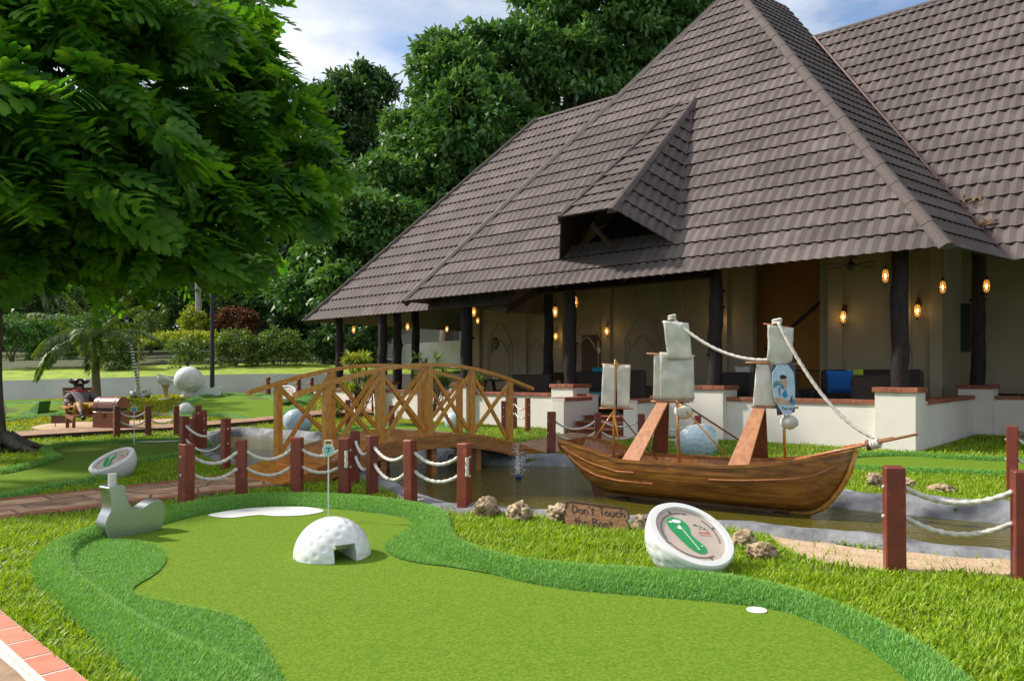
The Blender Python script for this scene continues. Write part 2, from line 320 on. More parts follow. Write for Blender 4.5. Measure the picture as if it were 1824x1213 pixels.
# ================================================================== THE SETTING: ground, pond, paths, greens
WZ = -0.11
pond_px = [(640, 848), (672, 846), (709, 858), (748, 878), (790, 889), (840, 897), (900, 903), (970, 907), (1060, 912), (1140, 918), (1290, 926), (1380, 936), (1470, 948), (1579, 958), (1684, 970), (1811, 979), (1960, 992),
           (1960, 946), (1811, 934), (1665, 921), (1579, 911), (1474, 902), (1380, 884), (1290, 862), (1200, 846), (1110, 836), (1033, 831), (940, 829), (842, 826), (760, 815), (680, 800), (600, 790), (540, 783), (480, 778), (425, 776), (392, 782), (378, 796), (384, 814), (405, 830), (450, 842), (540, 850)]
pond = spline([W(x, y, .05) + Vector((0, .14, 0)) if 1 <= i <= 16 else W(x, y, WZ) for i, (x, y) in enumerate(pond_px)], 4, True)
pond2 = [(p.x, p.y) for p in pond]
def offset(poly, d):
    out = []; k = len(poly)
    for i in range(k):
        a, b = Vector(poly[i - 1][:2]), Vector(poly[(i + 1) % k][:2]); t = (b - a).normalized(); out.append(Vector((poly[i][0] + t.y * d, poly[i][1] - t.x * d)))
    return out
def area(poly): return sum(poly[i][0] * poly[(i + 1) % len(poly)][1] - poly[(i + 1) % len(poly)][0] * poly[i][1] for i in range(len(poly))) / 2
sg = 1 if area(pond2) > 0 else -1
pond_in = [tuple(p) for p in offset(pond2, -.10 * sg)]; pond_out = [tuple(p) for p in offset(pond2, .26 * sg)]

def lin(a, b, n): return list(np.linspace(a, b, n))
xs = lin(-140, -12, 26)[:-1] + lin(-12, 11, 210)[:-1] + lin(11, 140, 26); ys = lin(-12, 3, 10)[:-1] + lin(3, 17, 150)[:-1] + lin(17, 30, 40)[:-1] + lin(30, 220, 24)
GX, GY = np.meshgrid(xs, ys); ST = lambda t: np.clip(t, 0, 1) ** 2 * (3 - 2 * np.clip(t, 0, 1))
GZ = Tn(GX, GY)
GZ = np.where(inpoly(GX, GY, pond2), -.45, GZ - .012)
nx, ny = len(xs), len(ys); ii = (np.arange(ny - 1)[:, None] * nx + np.arange(nx - 1)[None, :]).ravel()
ground = np_mesh('ground', np.stack([GX, GY, GZ], -1).reshape(-1, 3), np.stack([ii, ii + 1, ii + nx + 1, ii + nx], 1), M['soil'], kind='structure', smooth=True)

# pond: murky water and a rolled concrete rim
def water_mat():
    m = bpy.data.materials.new('pond_water'); m.use_nodes = True; nt = m.node_tree; b = nt.nodes['Principled BSDF']; LK = nt.links.new; nd = nt.nodes
    b.inputs['Base Color'].default_value = (.085, .073, .010, 1); b.inputs['Roughness'].default_value = .04; b.inputs['IOR'].default_value = 1.33; b.inputs['Specular IOR Level'].default_value = .3
    g = nd.new('ShaderNodeNewGeometry'); fp = W(922, 853, WZ)
    vm = nd.new('ShaderNodeVectorMath'); vm.operation = 'DISTANCE'; LK(g.outputs['Position'], vm.inputs[0]); vm.inputs[1].default_value = fp
    mr = nd.new('ShaderNodeMapRange'); LK(vm.outputs['Value'], mr.inputs['Value']); mr.inputs['From Min'].default_value = .1; mr.inputs['From Max'].default_value = 2.2; mr.inputs['To Min'].default_value = .55; mr.inputs['To Max'].default_value = .26
    n1 = nd.new('ShaderNodeTexNoise'); n1.inputs['Scale'].default_value = 16; n1.inputs['Detail'].default_value = 4; LK(g.outputs['Position'], n1.inputs['Vector'])
    wv = nd.new('ShaderNodeTexNoise'); wv.inputs['Scale'].default_value = 3; wv.inputs['Detail'].default_value = 2; LK(g.outputs['Position'], wv.inputs['Vector'])
    ad = nd.new('ShaderNodeMath'); ad.operation = 'ADD'; LK(n1.outputs['Fac'], ad.inputs[0]); LK(wv.outputs['Fac'], ad.inputs[1])
    bp = nd.new('ShaderNodeBump'); bp.inputs['Distance'].default_value = .05; LK(mr.outputs['Result'], bp.inputs['Strength']); LK(ad.outputs['Value'], bp.inputs['Height']); LK(bp.outputs['Normal'], b.inputs['Normal'])
    return m
wb = MB(); wb.add([(x, y, WZ) for x, y in [tuple(p) for p in offset(pond2, .03 * sg)]], [tuple(range(len(pond2)))] if sg > 0 else [tuple(range(len(pond2) - 1, -1, -1))])
tag(wb.build('water', water_mat()), kind='structure')
rim = MB(); rows = []; k = len(pond2)
prof = [(-.12, -.40), (-.06, -.17), (-.01, -.06), (.05, .012), (.12, .045), (.19, .05), (.25, .03), (.29, -.03)]
base = [Vector(p) for p in pond2]; nrm = []
for i in range(k):
    t = (base[(i + 2) % k] - base[i - 2]).normalized(); nrm.append(Vector((t.y, -t.x)) * sg)
for i in range(k):
    r = []
    for q, (d, h) in enumerate(prof):
        wob = 1 + .25 * mnoise.noise(Vector((base[i].x * 1.3, base[i].y * 1.3, q * .2))); p = base[i] + nrm[i] * d * wob
        r.append((p.x, p.y, (T(p.x, p.y) + .01 if q > 3 else 0) + h + .05 * mnoise.noise(Vector((p.x * 1.9, p.y * 1.9, 3.1))) + .012 * mnoise.noise(Vector((p.x * 8, p.y * 8, q))) * (1 if q > 1 else 0)))
    rows.append(r)
rows.append(rows[0]); rim.grid(rows if sg < 0 else [r[::-1] for r in rows])
tag(rim.build('pond_rim', M['concrete'], smooth=True), 'smooth grey concrete rim rolled round the pond', 'pond rim')

# sand strip beside the right-hand rim
sand_poly = spline([W(x, y) for x, y in [(1372, 956), (1410, 956), (1477, 969), (1571, 980), (1684, 990), (1811, 999), (1900, 1007), (1900, 1042), (1820, 1036), (1700, 1024), (1600, 1020), (1500, 1008), (1420, 990)]], 3, True)
sb = MB(); sb.add([(p.x, p.y, .006 + .01 * mnoise.noise(p * 4)) for p in sand_poly], [tuple(range(len(sand_poly)))]); so = sb.build('sand', M['sand']); tag(so, kind='structure')
if so.data.polygons[0].normal.z < 0: so.data.flip_normals()

# ---------------- greens: felt, raised fringe of long artificial grass
def felt_sheet(name, poly, z, m, parent):
    b = MB(); b.add([(p.x, p.y, T(p.x, p.y) + z) for p in poly], [tuple(range(len(poly)))]); o = b.build(name, m, parent)
    if o.data.polygons[0].normal.z < 0: o.data.flip_normals()
    return o
turf_bands = []                     # (rows of 3D points) for the blades
def fringe(outer, inner, h, parent):
    rows = []; prof = [(0, 0), (.06, .35), (.2, .8), (.42, 1), (.65, .92), (.85, .62), (.96, .2), (1, 0)]
    for a, b in zip(outer, inner):
        r = []
        for t, q in prof:
            p = a.lerp(b, t); r.append(Vector((p.x, p.y, T(p.x, p.y) + .004 + h * q)))
        rows.append(r)
    b = MB(); b.grid(rows); o = b.build('fringe', M['turf_base'], parent, smooth=True)
    turf_bands.append(rows); return o
pairs = [((330, 1330), (540, 1330)), ((231, 1213), (455, 1205)), ((163, 1138), (306, 1145)), ((85, 1070), (190, 1070)), ((54, 1030), (140, 1028)), ((70, 995), (133, 990)), ((120, 968), (165, 968)), ((185, 945), (225, 955)), ((265, 920), (285, 937)), ((380, 898), (385, 913)),
         ((500, 889), (500, 902)), ((620, 891), (620, 910)), ((720, 902), (705, 920)), ((790, 917), (738, 935)), ((806, 945), (745, 962)), ((825, 975), (775, 992)), ((900, 1003), (880, 1026)), ((1000, 1017), (1000, 1050)), ((1150, 1026), (1150, 1064)),
         ((1300, 1040), (1300, 1077)), ((1430, 1073), (1400, 1093)), ((1540, 1115), (1490, 1127)), ((1640, 1165), (1565, 1172)), ((1710, 1213), (1615, 1215)), ((1840, 1330), (1720, 1330))]
g7_out = spline([W(*a) for a, b in pairs], 7); g7_in = spline([W(*b) for a, b in pairs], 7)
g7 = empty('putting_green', W(900, 1000), 'large curved putting green in the foreground with raised grassy border', 'putting green')
felt_sheet('felt', g7_in, .006, M['felt'], g7)
fringe(g7_out, g7_in, .075, g7)
lobe_l = spline([W(x, y) for x, y in [(120, 1032), (112, 990), (150, 966), (204, 963), (272, 972), (296, 996), (280, 1022), (238, 1050), (250, 1065), (306, 1077), (425, 1104), (465, 1140), (476, 1162), (503, 1206), (540, 1300), (455, 1205), (306, 1145), (190, 1070)]], 4, True)
lobe_r = spline([W(x, y) for x, y in [(738, 938), (704, 958), (684, 975), (700, 992), (740, 1004), (810, 1013), (880, 1024), (775, 990), (748, 962)]], 4, True)
felt_sheet('rough_patch', lobe_l, .012, M['turf_base'], g7); felt_sheet('rough_patch', lobe_r, .012, M['turf_base'], g7)
ins = spline([W(x, y) for x, y in [(371, 920), (391, 914), (442, 907), (500, 904.5), (544, 904.5), (577, 911), (544, 919), (493, 921), (459, 919), (408, 924)]], 5, True)
felt_sheet('white_insert', ins, .011, M['white'], g7)
c = W(1348, 1089); hb = MB(); hb.lathe([(.052, .007), (.052, .011), (.048, .0115), (.047, .0105)], c, 28); hb.build('hole_cup', M['white'], g7)

def simple_green(px, width, h, label, zf=.006, name='putting_green'):
    pts = spline([G(x, y) for x, y in px], 6, True); s2 = 1 if area([(p.x, p.y) for p in pts]) > 0 else -1
    out = [Vector((q.x, q.y, 0)) for q in offset([(p.x, p.y) for p in pts], width * s2)]
    o = empty(name, pts[0], label, 'putting green')
    felt_sheet('felt', pts, zf, M['felt'], o); fringe(out + out[:1], pts + pts[:1], h, o)
    return o, [(p.x, p.y) for p in out]
gl, gl_out = simple_green([(-80, 850), (0, 846), (60, 834), (111, 817), (96, 804), (125, 795), (231, 789), (330, 787), (352, 795), (310, 812), (240, 824), (190, 842), (154, 857), (106, 866), (72, 872), (0, 887), (-80, 892)], .22, .05, 'winding putting green in the shade of the feathery tree')
gr, gr_out = simple_green([(1495, 820), (1600, 813), (1700, 819), (1824, 824), (1960, 830), (1960, 852), (1824, 848), (1700, 842), (1600, 839), (1520, 833)], .24, .05, 'putting green between the pond and the white pillar')
ga, ga_out = simple_green([(-40, 724), (30, 719), (95, 720), (128, 726), (118, 735), (40, 744), (-40, 752)], .35, .06, 'small putting green with a wedge ramp below the grey wall')
gb, gb_out = simple_green([(325, 738), (372, 725), (450, 718), (530, 713), (556, 719), (480, 731), (410, 738)], .35, .06, 'far putting green beside the giant golf ball')
gc, gc_out = simple_green([(590, 777), (640, 764), (730, 759), (800, 763), (835, 770), (760, 776), (670, 781)], .22, .05, 'putting green seen through the bridge railings')
sl = felt_sheet('white_insert', spline([G(x, y) for x, y in [(233, 788.5), (275, 786), (320, 785), (322, 787.5), (270, 789.5)]], 3, True), .02, M['white'], gl)
wd = MB(); a, b_, c2 = G(30, 738), G(66, 738), G(66, 727); wd.prism([a, b_, b_ + Vector((0, .1, .34)), a + Vector((.25, .1, .1))], (0, .5, 0)); wd.build('wedge_ramp', M['turf_base'], ga)

# ---------------- the stone path that leads over the bridge, stone by stone
P0 = Vector((-2.554, 8.283, 0))              # near corner of the bridge foot
PW = 1.2
path = empty('path', P0 - D * 3); tag(path, kind='structure')
b = MB(); a0, a1 = -9.0, .25
b.prism([P0 + D * a0 + ZU * -.1, P0 + D * a1 + ZU * -.1, P0 + D * a1 + DP * PW + ZU * -.1, P0 + D * a0 + DP * PW + ZU * -.1], (0, 0, .125)); b.build('path_bed', M['path_mortar'], path)
def crazy_stones(parent, o, d, p, l0, l1, w0, w1, cell, z, m, thick=.02, gap=.012, jit=.34):
    nl = max(1, int((l1 - l0) / cell)); nw = max(1, int((w1 - w0) / cell)); cw = (w1 - w0) / nw; cl = (l1 - l0) / nl; P = {}
    for i in range(nl + 1):
        for j in range(nw + 1):
            jl = random.uniform(-jit, jit) * cl if 0 < i < nl else 0; jw = random.uniform(-jit, jit) * cw if 0 < j < nw else 0
            P[i, j] = Vector((l0 + i * cl + jl, w0 + j * cw + jw))
    done = set()
    for i in range(nl):
        for j in range(nw):
            if (i, j) in done: continue
            q = [P[i, j], P[i + 1, j], P[i + 1, j + 1], P[i, j + 1]]
            if i + 1 < nl and random.random() < .3 and (i + 1, j) not in done: q = [P[i, j], P[i + 1, j], P[i + 2, j], P[i + 2, j + 1], P[i + 1, j + 1], P[i, j + 1]]; done.add((i + 1, j))
            c = sum(q, Vector((0, 0))) / len(q); q = [c + (v - c) * (1 - gap / max(.05, (v - c).length)) for v in q]
            q = [v.lerp((q[t - 1] + q[(t + 1) % len(q)]) / 2, .06) for t, v in enumerate(q)]
            h = z + random.uniform(-.004, .006); mb = MB(); mb.prism([o + d * v.x + p * v.y + ZU * (h - thick) for v in q], ZU * thick); mb.build('paving_stone', m, parent)
crazy_stones(path, P0, D, DP, -6.5, .2, .14, PW - .14, .24, .032, M['stone'])
for k in range(26):                                           # red brick edging along both sides
    for w in (.07, PW - .07):
        mb = MB(); mb.box(P0 + D * (.1 - .24 * k) + DP * w + ZU * -.005, (.228, .115, .08), axes(D), bev=.004); mb.build('edging_brick', M['brick'], path)
kb = MB(); kb.prism([P0 + D * a0 - DP * .012, P0 + D * a1 - DP * .012, P0 + D * a1 - DP * .012 - ZU * .12, P0 + D * a0 - DP * .012 - ZU * .12], DP * .03); kb.build('kerb', M['burnt'], path)
# the same path beyond the bridge, up to the steps
P1 = P0 + D * 4.9
pb = MB(); E1 = [P1 - D * .3 - DP * .05, W(1150, 775), W(1075, 762), P1 - D * .3 + DP * PW]
for q in E1: q.z = -.08
pb.prism(E1, (0, 0, .105)); path_b = tag(pb.build('path', M['stone_far']), kind='structure')
# far path below the pirate, with a low kerb
fp_px = [(-60, 785, 794), (18, 777, 786), (120, 770, 779), (240, 765, 772), (330, 760, 767), (457, 750, 756), (504, 745, 751), (568, 731, 744), (640, 715, 742), (720, 706, 738), (800, 703, 728)]
fb = MB(); rows = []
for x, y0, y1 in fp_px:
    a, b_ = G(x, y0), G(x, y1); rows.append([a + ZU * -.05, a + ZU * .09, b_ + ZU * .09, b_ + ZU * -.05])
fb.grid(rows); far_path = fb.build('path', [M['stone_far'], M['burnt']]); tag(far_path, kind='structure')
far_path.data.polygons.foreach_set('material_index', [1 if i % 3 == 2 else 0 for i in range(len(far_path.data.polygons))])
# terrace corner at the bottom left: pink edging tiles and a stone floor
ter = empty('terrace', W(60, 1200)); tag(ter, kind='structure')
TA, TB = W(0, 1092), W(150, 1215); td = (TB - TA).normalized(); tp = Vector((td.y, -td.x, 0))
if tp.x > 0: tp = -tp
tw = abs((W(70, 1213) - TA).dot(tp)); 
mb = MB(); mb.prism([TA - td * 2 + tp * .002, TA + td * 3 + tp * .002, TA + td * 3 + tp * (tw + .02), TA - td * 2 + tp * (tw + .02)], ZU * .0215); mb.build('tile_bed', M['mortar'], ter)
L0 = (W(130, 1198) - TA).dot(td); tl = (W(130, 1198) - W(96, 1170)).length * 1.0
for k in range(-5, 9):
    mb = MB(); mb.box(TA + td * (L0 - .003 + tl * (k - .5)) + tp * (tw / 2) + ZU * .013, (tl - .014, tw - .006, .022), axes(td), bev=.003); mb.build('tile', M['tile'], ter)
mb = MB(); mb.prism([TA - td * 2 + tp * (tw + .012), TA + td * 3 + tp * (tw + .012), TA + td * 3 + tp * 3, TA - td * 2 + tp * 3], ZU * .012); mb.build('floor_bed', M['mortar'], ter)
crazy_stones(ter, TA, td, tp, -1.5, 2.4, tw + .035, tw + 1.2, .42, .022, mat('terrace_stone', (.42, .28, .17), (.26, .16, .10), .8, 6, 6, bump=.4, bscale=30, rnd=.2))

# bank behind the retaining wall, up to the hedge and the wood
RW0, RW1 = WY(-150, 721, 24.6), WY(760, 690, 26.2)
bb = MB(); rows = []
for i in range(41):
    t = i / 40; p = WY(-420 + 1500 * t, 700, 25.0); x = p.x; top = 1.04 + .23 * min(1, max(0, (x + 17) / 8))
    r = []
    for d, h in ((0.12, top - .02), (1.2, top + .12), (3, top + .32), (4.6, top + .45), (9, top + .8), (14, top + 1.0), (40, top + 2.5), (120, top + 6)):
        y = 24.6 + (x + 17) * .075 + d; r.append((x * (1 + d / 25), y, h + .05 * mnoise.noise(Vector((x, y, 0)))))
    rows.append(r)
bb.grid([r_[:4] for r_ in rows]); bo = bb.build('grass_bank', M['bank'], smooth=True); b2 = MB(); b2.grid([r_[3:] for r_ in rows]); b2o = b2.build('shaded_bank', M['ground_shade'], smooth=True); tag(b2o, kind='structure')  # upper ground coloured darker to stand for the shade of the trees
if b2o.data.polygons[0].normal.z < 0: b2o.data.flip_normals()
tag(bo, kind='structure')
if bo.data.polygons[0].normal.z < 0: bo.data.flip_normals()
wbm = MB(); rows = []
for i in range(41):
    t = i / 40; p = WY(-420 + 1500 * t, 700, 25.0); x = p.x; wl = .34 + .23 * min(1, max(0, (x + 17) / 8)); y = 24.6 + (x + 17) * .075
    rows.append([(x, y, -.3), (x, y, wl + .70), (x, y + .2, wl + .70), (x, y + .2, -.3)])
wbm.grid(rows); wo = wbm.build('retaining_wall', M['retain']); tag(wo, 'long low painted retaining wall below the grass bank', 'wall')
# ================================================================== THE PAVILION
pav = empty('pavilion', (0, 18, 0), 'open-sided pavilion with steep brown tile-effect roof and white parapet walls', 'pavilion')
C0 = Vector((6.40, 12.42, 0)); FZ = .35
RE = W(1690, 442, 3.16) if False else Vector((6.604, 11.290, 3.16))      # right-hand eave corner of the pyramid roof
PIT = rad(54); B = (N * math.cos(PIT) + ZU * math.sin(PIT)); NR = (-N * math.sin(PIT) + ZU * math.cos(PIT))
BW, BH = 12.62, 10.53; HC = .405; WV = .20; NS = 7
def plane_hit(px, py, P, Nn):
    d = Vector(((px - CX) / F, 1, (HY - py) / F)); o = Vector((0, 0, CH)); return o + d * ((P - o).dot(Nn) / d.dot(Nn))
def ab(p, O=RE, ua=U, ub=B): return Vector(((p - O).dot(ua), (p - O).dot(ub)))
sheet_cache = {}
def sheet_mesh(nw, seg=4):
    key = nw
    if key in sheet_cache: return sheet_cache[key]
    vs = []
    for (bb_, zz) in ((0.035, -.014), (0.0, .042), (HC + .012, .004)):
        for i in range(nw * seg + 1):
            a = i * WV / seg; ph = (i % seg) / seg; w = .030 * (0.5 - 0.5 * math.cos(2 * math.pi * ph)); vs.append((a, bb_ + (.026 * math.cos(2 * math.pi * ph) if bb_ < .1 else 0), zz + w))
    m = nw * seg + 1; fs = [(r * m + i, r * m + i + 1, (r + 1) * m + i + 1, (r + 1) * m + i) for r in range(2) for i in range(nw * seg)]
    me = bpy.data.meshes.new('roof_sheet'); me.from_pydata(vs, [], fs); me.update(); me.materials.append(M['roof']); sheet_cache[key] = me; return me
def roof_face(name, O, ua, ub, poly, parent, objects=True, skip=None, b0=0.0, seed=1):
    """one slope of overlapping wavy sheets, laid course by course and trimmed to the outline poly (a, b)"""
    rg = random.Random(seed); nr = ua.cross(ub).normalized(); flip = nr.z < 0
    part = empty(name); part.parent = parent; part.location = O - parent.location
    if flip: nr = -nr
    poly = [Vector(p) for p in poly]; s2 = 1 if area(poly) > 0 else -1; nb = len(poly); bmax = max(p.y for p in poly); joined = MB()
    k = 0
    while b0 + k * HC < bmax - .02:
        y0 = b0 + k * HC; y1 = y0 + HC; ts = []
        for y in np.linspace(max(y0, min(p.y for p in poly) + .001), min(y1, bmax - .001), 5):
            for i in range(nb):
                p, q = poly[i], poly[(i + 1) % nb]
                if (p.y - y) * (q.y - y) <= 0 and p.y != q.y: ts.append(p.x + (q.x - p.x) * (y - p.y) / (q.y - p.y))
        if not ts: k += 1; continue
        amin, amax = min(ts), max(ts); step = NS * WV; off = (k % 3) * step / 3 + rg.choice((0, WV * 2)); a = math.floor((amin - off) / step) * step + off
        while a < amax:
            cells = [True] * NS
            if skip: cells = [not skip(a + (i + .5) * WV, y0 + HC / 2) for i in range(NS)]
            runs = []; i = 0
            while i < NS:
                if cells[i]:
                    j = i
                    while j < NS and cells[j]: j += 1
                    runs.append((i, j)); i = j
                else: i += 1
            for (i, j) in runs:
                aa = a + i * WV; me = sheet_mesh(j - i); cor = [(aa, y0), (aa + (j - i) * WV, y0), (aa + (j - i) * WV, y1 + .012), (aa, y1 + .012)]
                cut = []
                for e in range(nb):
                    p, q = poly[e], poly[(e + 1) % nb]; ed = (q - p).normalized(); en = Vector((ed.y, -ed.x)) * s2      # outward
                    dd = [(Vector(c) - p).dot(en) for c in cor]
                    if min(dd) > -.005: cut = None; break
                    if max(dd) > .02: cut.append((p, en))
                if cut is None: continue
                if cut:
                    bm = bmesh.new(); bm.from_mesh(me); bmesh.ops.translate(bm, verts=bm.verts, vec=(aa, y0, 0))
                    for p, en in cut: bmesh.ops.bisect_plane(bm, geom=bm.verts[:] + bm.edges[:] + bm.faces[:], plane_co=(p.x, p.y, 0), plane_no=(en.x, en.y, 0), clear_outer=True)
                    bmesh.ops.translate(bm, verts=bm.verts, vec=(-aa, -y0, 0))
                    if not bm.faces: bm.free(); continue
                    me = bpy.data.meshes.new('roof_sheet'); bm.to_mesh(me); bm.free(); me.materials.append(M['roof'])
                mw = Matrix.Identity(4)
                for r in range(3): mw[r][0] = ua[r]; mw[r][1] = ub[r]; mw[r][2] = nr[r]
                t = ua * aa + ub * y0 + nr * rg.uniform(0, .003)
                if objects:
                    mw.translation = t; o = new_obj('roof_sheet', me, part); o.matrix_local = mw
                else:
                    mw.translation = t + O; joined.add([mw @ v.co for v in me.vertices], [tuple(pp.vertices) for pp in me.polygons])
            a += step
        k += 1
    if not objects:
        o = joined.build('roof_sheets', M['roof'], part); o['kind'] = 'stuff'
    return part
def hip_cap(name, a, b, parent, r=.10, nrm=ZU, seg=.62):
    """angled ridge capping laid in lengths"""
    a, b = Vector(a), Vector(b); d = (b - a); l = d.length; d.normalize(); x = d.cross(Vector(nrm)).normalized(); z = x.cross(d).normalized(); n = max(1, round(l / seg)); mb = MB()
    for i in range(n):
        p, q = a + d * (l * i / n), a + d * (l * (i + 1) / n + .03); lift = .006
        pr = [(-r, -.045), (-r, -.015), (-r * .45, .05), (0, .068), (r * .45, .05), (r, -.015), (r, -.045)]
        mb.grid([[p + x * u_ + z * (v_ + lift) for u_, v_ in pr], [q + x * u_ * .96 + z * (v_ - .002) for u_, v_ in pr]])
        mb.add([p + x * u_ + z * (v_ + lift) for u_, v_ in pr], [tuple(range(7))])
    return mb.build(name, M['cap'], parent)
APEX = RE + U * (BW / 2) + B * BH
# dormer outline on the front slope
dT = ab(plane_hit(1238, 178, RE, NR)); dT2 = ab(plane_hit(1212, 188, RE, NR)); dF = ab(plane_hit(997, 461, RE, NR)); dR = ab(plane_hit(1200, 438, RE, NR))
P_T, P_T2, P_Ff, P_R = [RE + U * v.x + B * v.y for v in (dT, dT2, dF, dR)]
F1 = WY(1000, 390, 15.55)
lam = 0
for i in range(400):
    q = F1 - U * (i * .01)
    if CX + F * q.x / q.y >= 1090: lam = i * .01; break
F2 = F1 - U * lam
sk_poly = [(dT.x - .05, dT.y - .7), (dF.x - .12, dF.y + .36), (dR.x + .35, dF.y + .36)]
def skip_d(a, b): return bool(inpoly(np.array([a]), np.array([b]), sk_poly)[0])
front = roof_face('front_roof', RE, U, B, [(-.02, 0), (BW + .02, 0), (BW / 2, BH)], pav, True, skip_d, seed=3)
# dormer
dorm = empty('dormer'); dorm.parent = pav; dorm.location = F2 - pav.location
def face_axes(O, along, other):
    ua = Vector(along).normalized(); nn = ua.cross(other - O).normalized(); ub = nn.cross(ua).normalized()
    if ub.dot(other - O) < 0: ub = -ub
    return ua, ub
ua, ub = face_axes(F2, F1 - F2, P_T)
pl = [((q - F2).dot(ua), (q - F2).dot(ub)) for q in (F2, F1, P_T2, P_T)]
roof_face('dormer_slope', F2, ua, ub, pl, dorm, True, seed=5).location = (0, 0, 0)
va, vb = face_axes(F2, P_R - F2, P_T)
pr_ = [((q - F2).dot(va), (q - F2).dot(vb)) for q in (F2, P_R, P_T)]
roof_face('dormer_slope', F2, va, vb, pr_, dorm, True, seed=6).location = (0, 0, 0)
hip_cap('ridge_cap', F2 - (P_T - F2).normalized() * .05, P_T, dorm, .10)
mb = MB(); mb.add([F1 + ZU * .05 + U * .02, P_Ff + U * .02 - ZU * .1, P_T2 + U * .02], [(0, 1, 2)]); mb.add([F1 + ZU * .05 - U * .02, P_Ff - U * .02 - ZU * .1, P_T2 - U * .02], [(2, 1, 0)]); mb.add([F1 + ZU * .05 + U * .02, P_Ff + U * .02 - ZU * .1, P_Ff - U * .02 - ZU * .1, F1 + ZU * .05 - U * .02], [(0, 1, 2, 3)]); mb.build('cheek', M['timber'], dorm)
mb = MB(); mb.tube([F1 + NR * .05 + U * .03, P_T2 + NR * .06 + U * .03], .045, 6); mb.build('verge_trim', M['cap'], dorm)
mb = MB(); mb.tube([P_R + NR * .03, P_T + NR * .06], .028, 6); mb.build('valley_flashing', M['flash'], dorm)
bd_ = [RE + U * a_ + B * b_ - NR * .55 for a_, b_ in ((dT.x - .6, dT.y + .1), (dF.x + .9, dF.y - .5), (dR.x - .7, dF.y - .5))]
mb = MB(); mb.prism(bd_, -NR * .03); mb.build('dark_backing', M['timber'], dorm)  # dark panel added behind the opening, standing for the shade inside
for q in (.42,):
    mb = MB(); p = F1.lerp(F2, q); mb.bar(p + N * .35 - ZU * .12, p + N * .8 - U * .15 - ZU * .55, .06, .08); mb.build('strut', M['timber'], dorm)
# side slope, right wing, left wing
V0 = Vector((8.452, 12.70, 3.16)); Ns = (V0 - RE).cross(APEX - RE).normalized()
Ns = Ns if Ns.z > 0 else -Ns
VT = plane_hit(1450, 68, V0, NR); BK = plane_hit(1382, 4, RE, Ns)
sa, sb_ = face_axes(RE, V0 - RE, APEX)
roof_face('side_roof', RE, sa, sb_, [((q - RE).dot(sa), (q - RE).dot(sb_)) for q in (RE, V0 + (V0 - RE).normalized() * .1, VT + (V0 - RE).normalized() * .35, BK + (V0 - RE) * .2, APEX)], pav, False, seed=8)
wb_ = ab(VT, V0)
wing_far = -16.0
roof_face('wing_roof', V0, -U, B, [(-.0, 0), (-wing_far, 0), (-wing_far, wb_.y), (-wb_.x, wb_.y)], pav, False, seed=9)
LE = Vector((-6.673, 24.053, 2.95))
lt = plane_hit(957, 215, LE, NR); lr = plane_hit(1150, 153, LE, NR); la, lb2 = ab(lt, LE), ab(lr, LE); RL = (lr - lt).length + .8
roof_face('left_roof', LE, -U, B, [(0, 0), (8.8, 0), (-la.x + RL, la.y), (-la.x, la.y)], pav, False, seed=10)
hip_cap('ridge_cap', LE + NR * .05, lt + NR * .05, pav, .09, NR); hip_cap('ridge_cap', lt, lt - U * RL, pav, .09)
hip_cap('ridge_cap', RE + NR * .03, APEX, pav, .13, (NR + Ns)); hip_cap('ridge_cap', RE + U * BW + NR * .03, APEX, pav, .11, NR + U * .6)
hip_cap('ridge_cap', VT, VT - U * 16, pav, .10)
mb = MB(); mb.tube([V0 + NR * .05, VT + NR * .05], .035, 6); mb.build('valley_flashing', M['flash'], pav)
for a_, b_, nm_ in ((RE + U * BW, APEX, U), (LE, lt, U), (F1, P_T2, U)):
    mb = MB(); mb.bar(a_ + nm_ * .11 - NR * .06, b_ + nm_ * .11 - NR * .06, .03, .24 if a_ is not F1 else .14, NR); mb.build('verge_shade_strip', M['verge_shade'], pav)  # dark strips along the left verges, their shadowed side put into the colour
# slopes the photo does not show, closing the roofs
mb = MB(); BL = RE + U * BW; VTs = plane_hit(1450, 68, RE, Ns); BR_ = APEX + (VTs - APEX) * ((APEX.z - 3.16) / (APEX.z - VTs.z)) - NR * .1; BLB = BL + N * 12.6
mb.add([BL, BLB, APEX], [(0, 1, 2)]); mb.add([BLB, BR_, APEX], [(0, 1, 2)])
lb0 = lt + N * (lt.z - 2.95) / math.tan(PIT); lb0.z = 2.95
mb.add([LE, lt, LE + N * 10.0 + U * .1], [(0, 1, 2)]); mb.add([lt, lt - U * RL, lb0 - U * RL, lb0], [(0, 1, 2, 3)])
wl0 = VT - U * 16; bk = N * (VT.z - 3.16) / math.tan(PIT); mb.add([VT, wl0, wl0 + bk - ZU * (VT.z - 3.16), VT + bk - ZU * (VT.z - 3.16)], [(0, 1, 2, 3)])
mb.build('rear_slopes', M['roof'], pav)
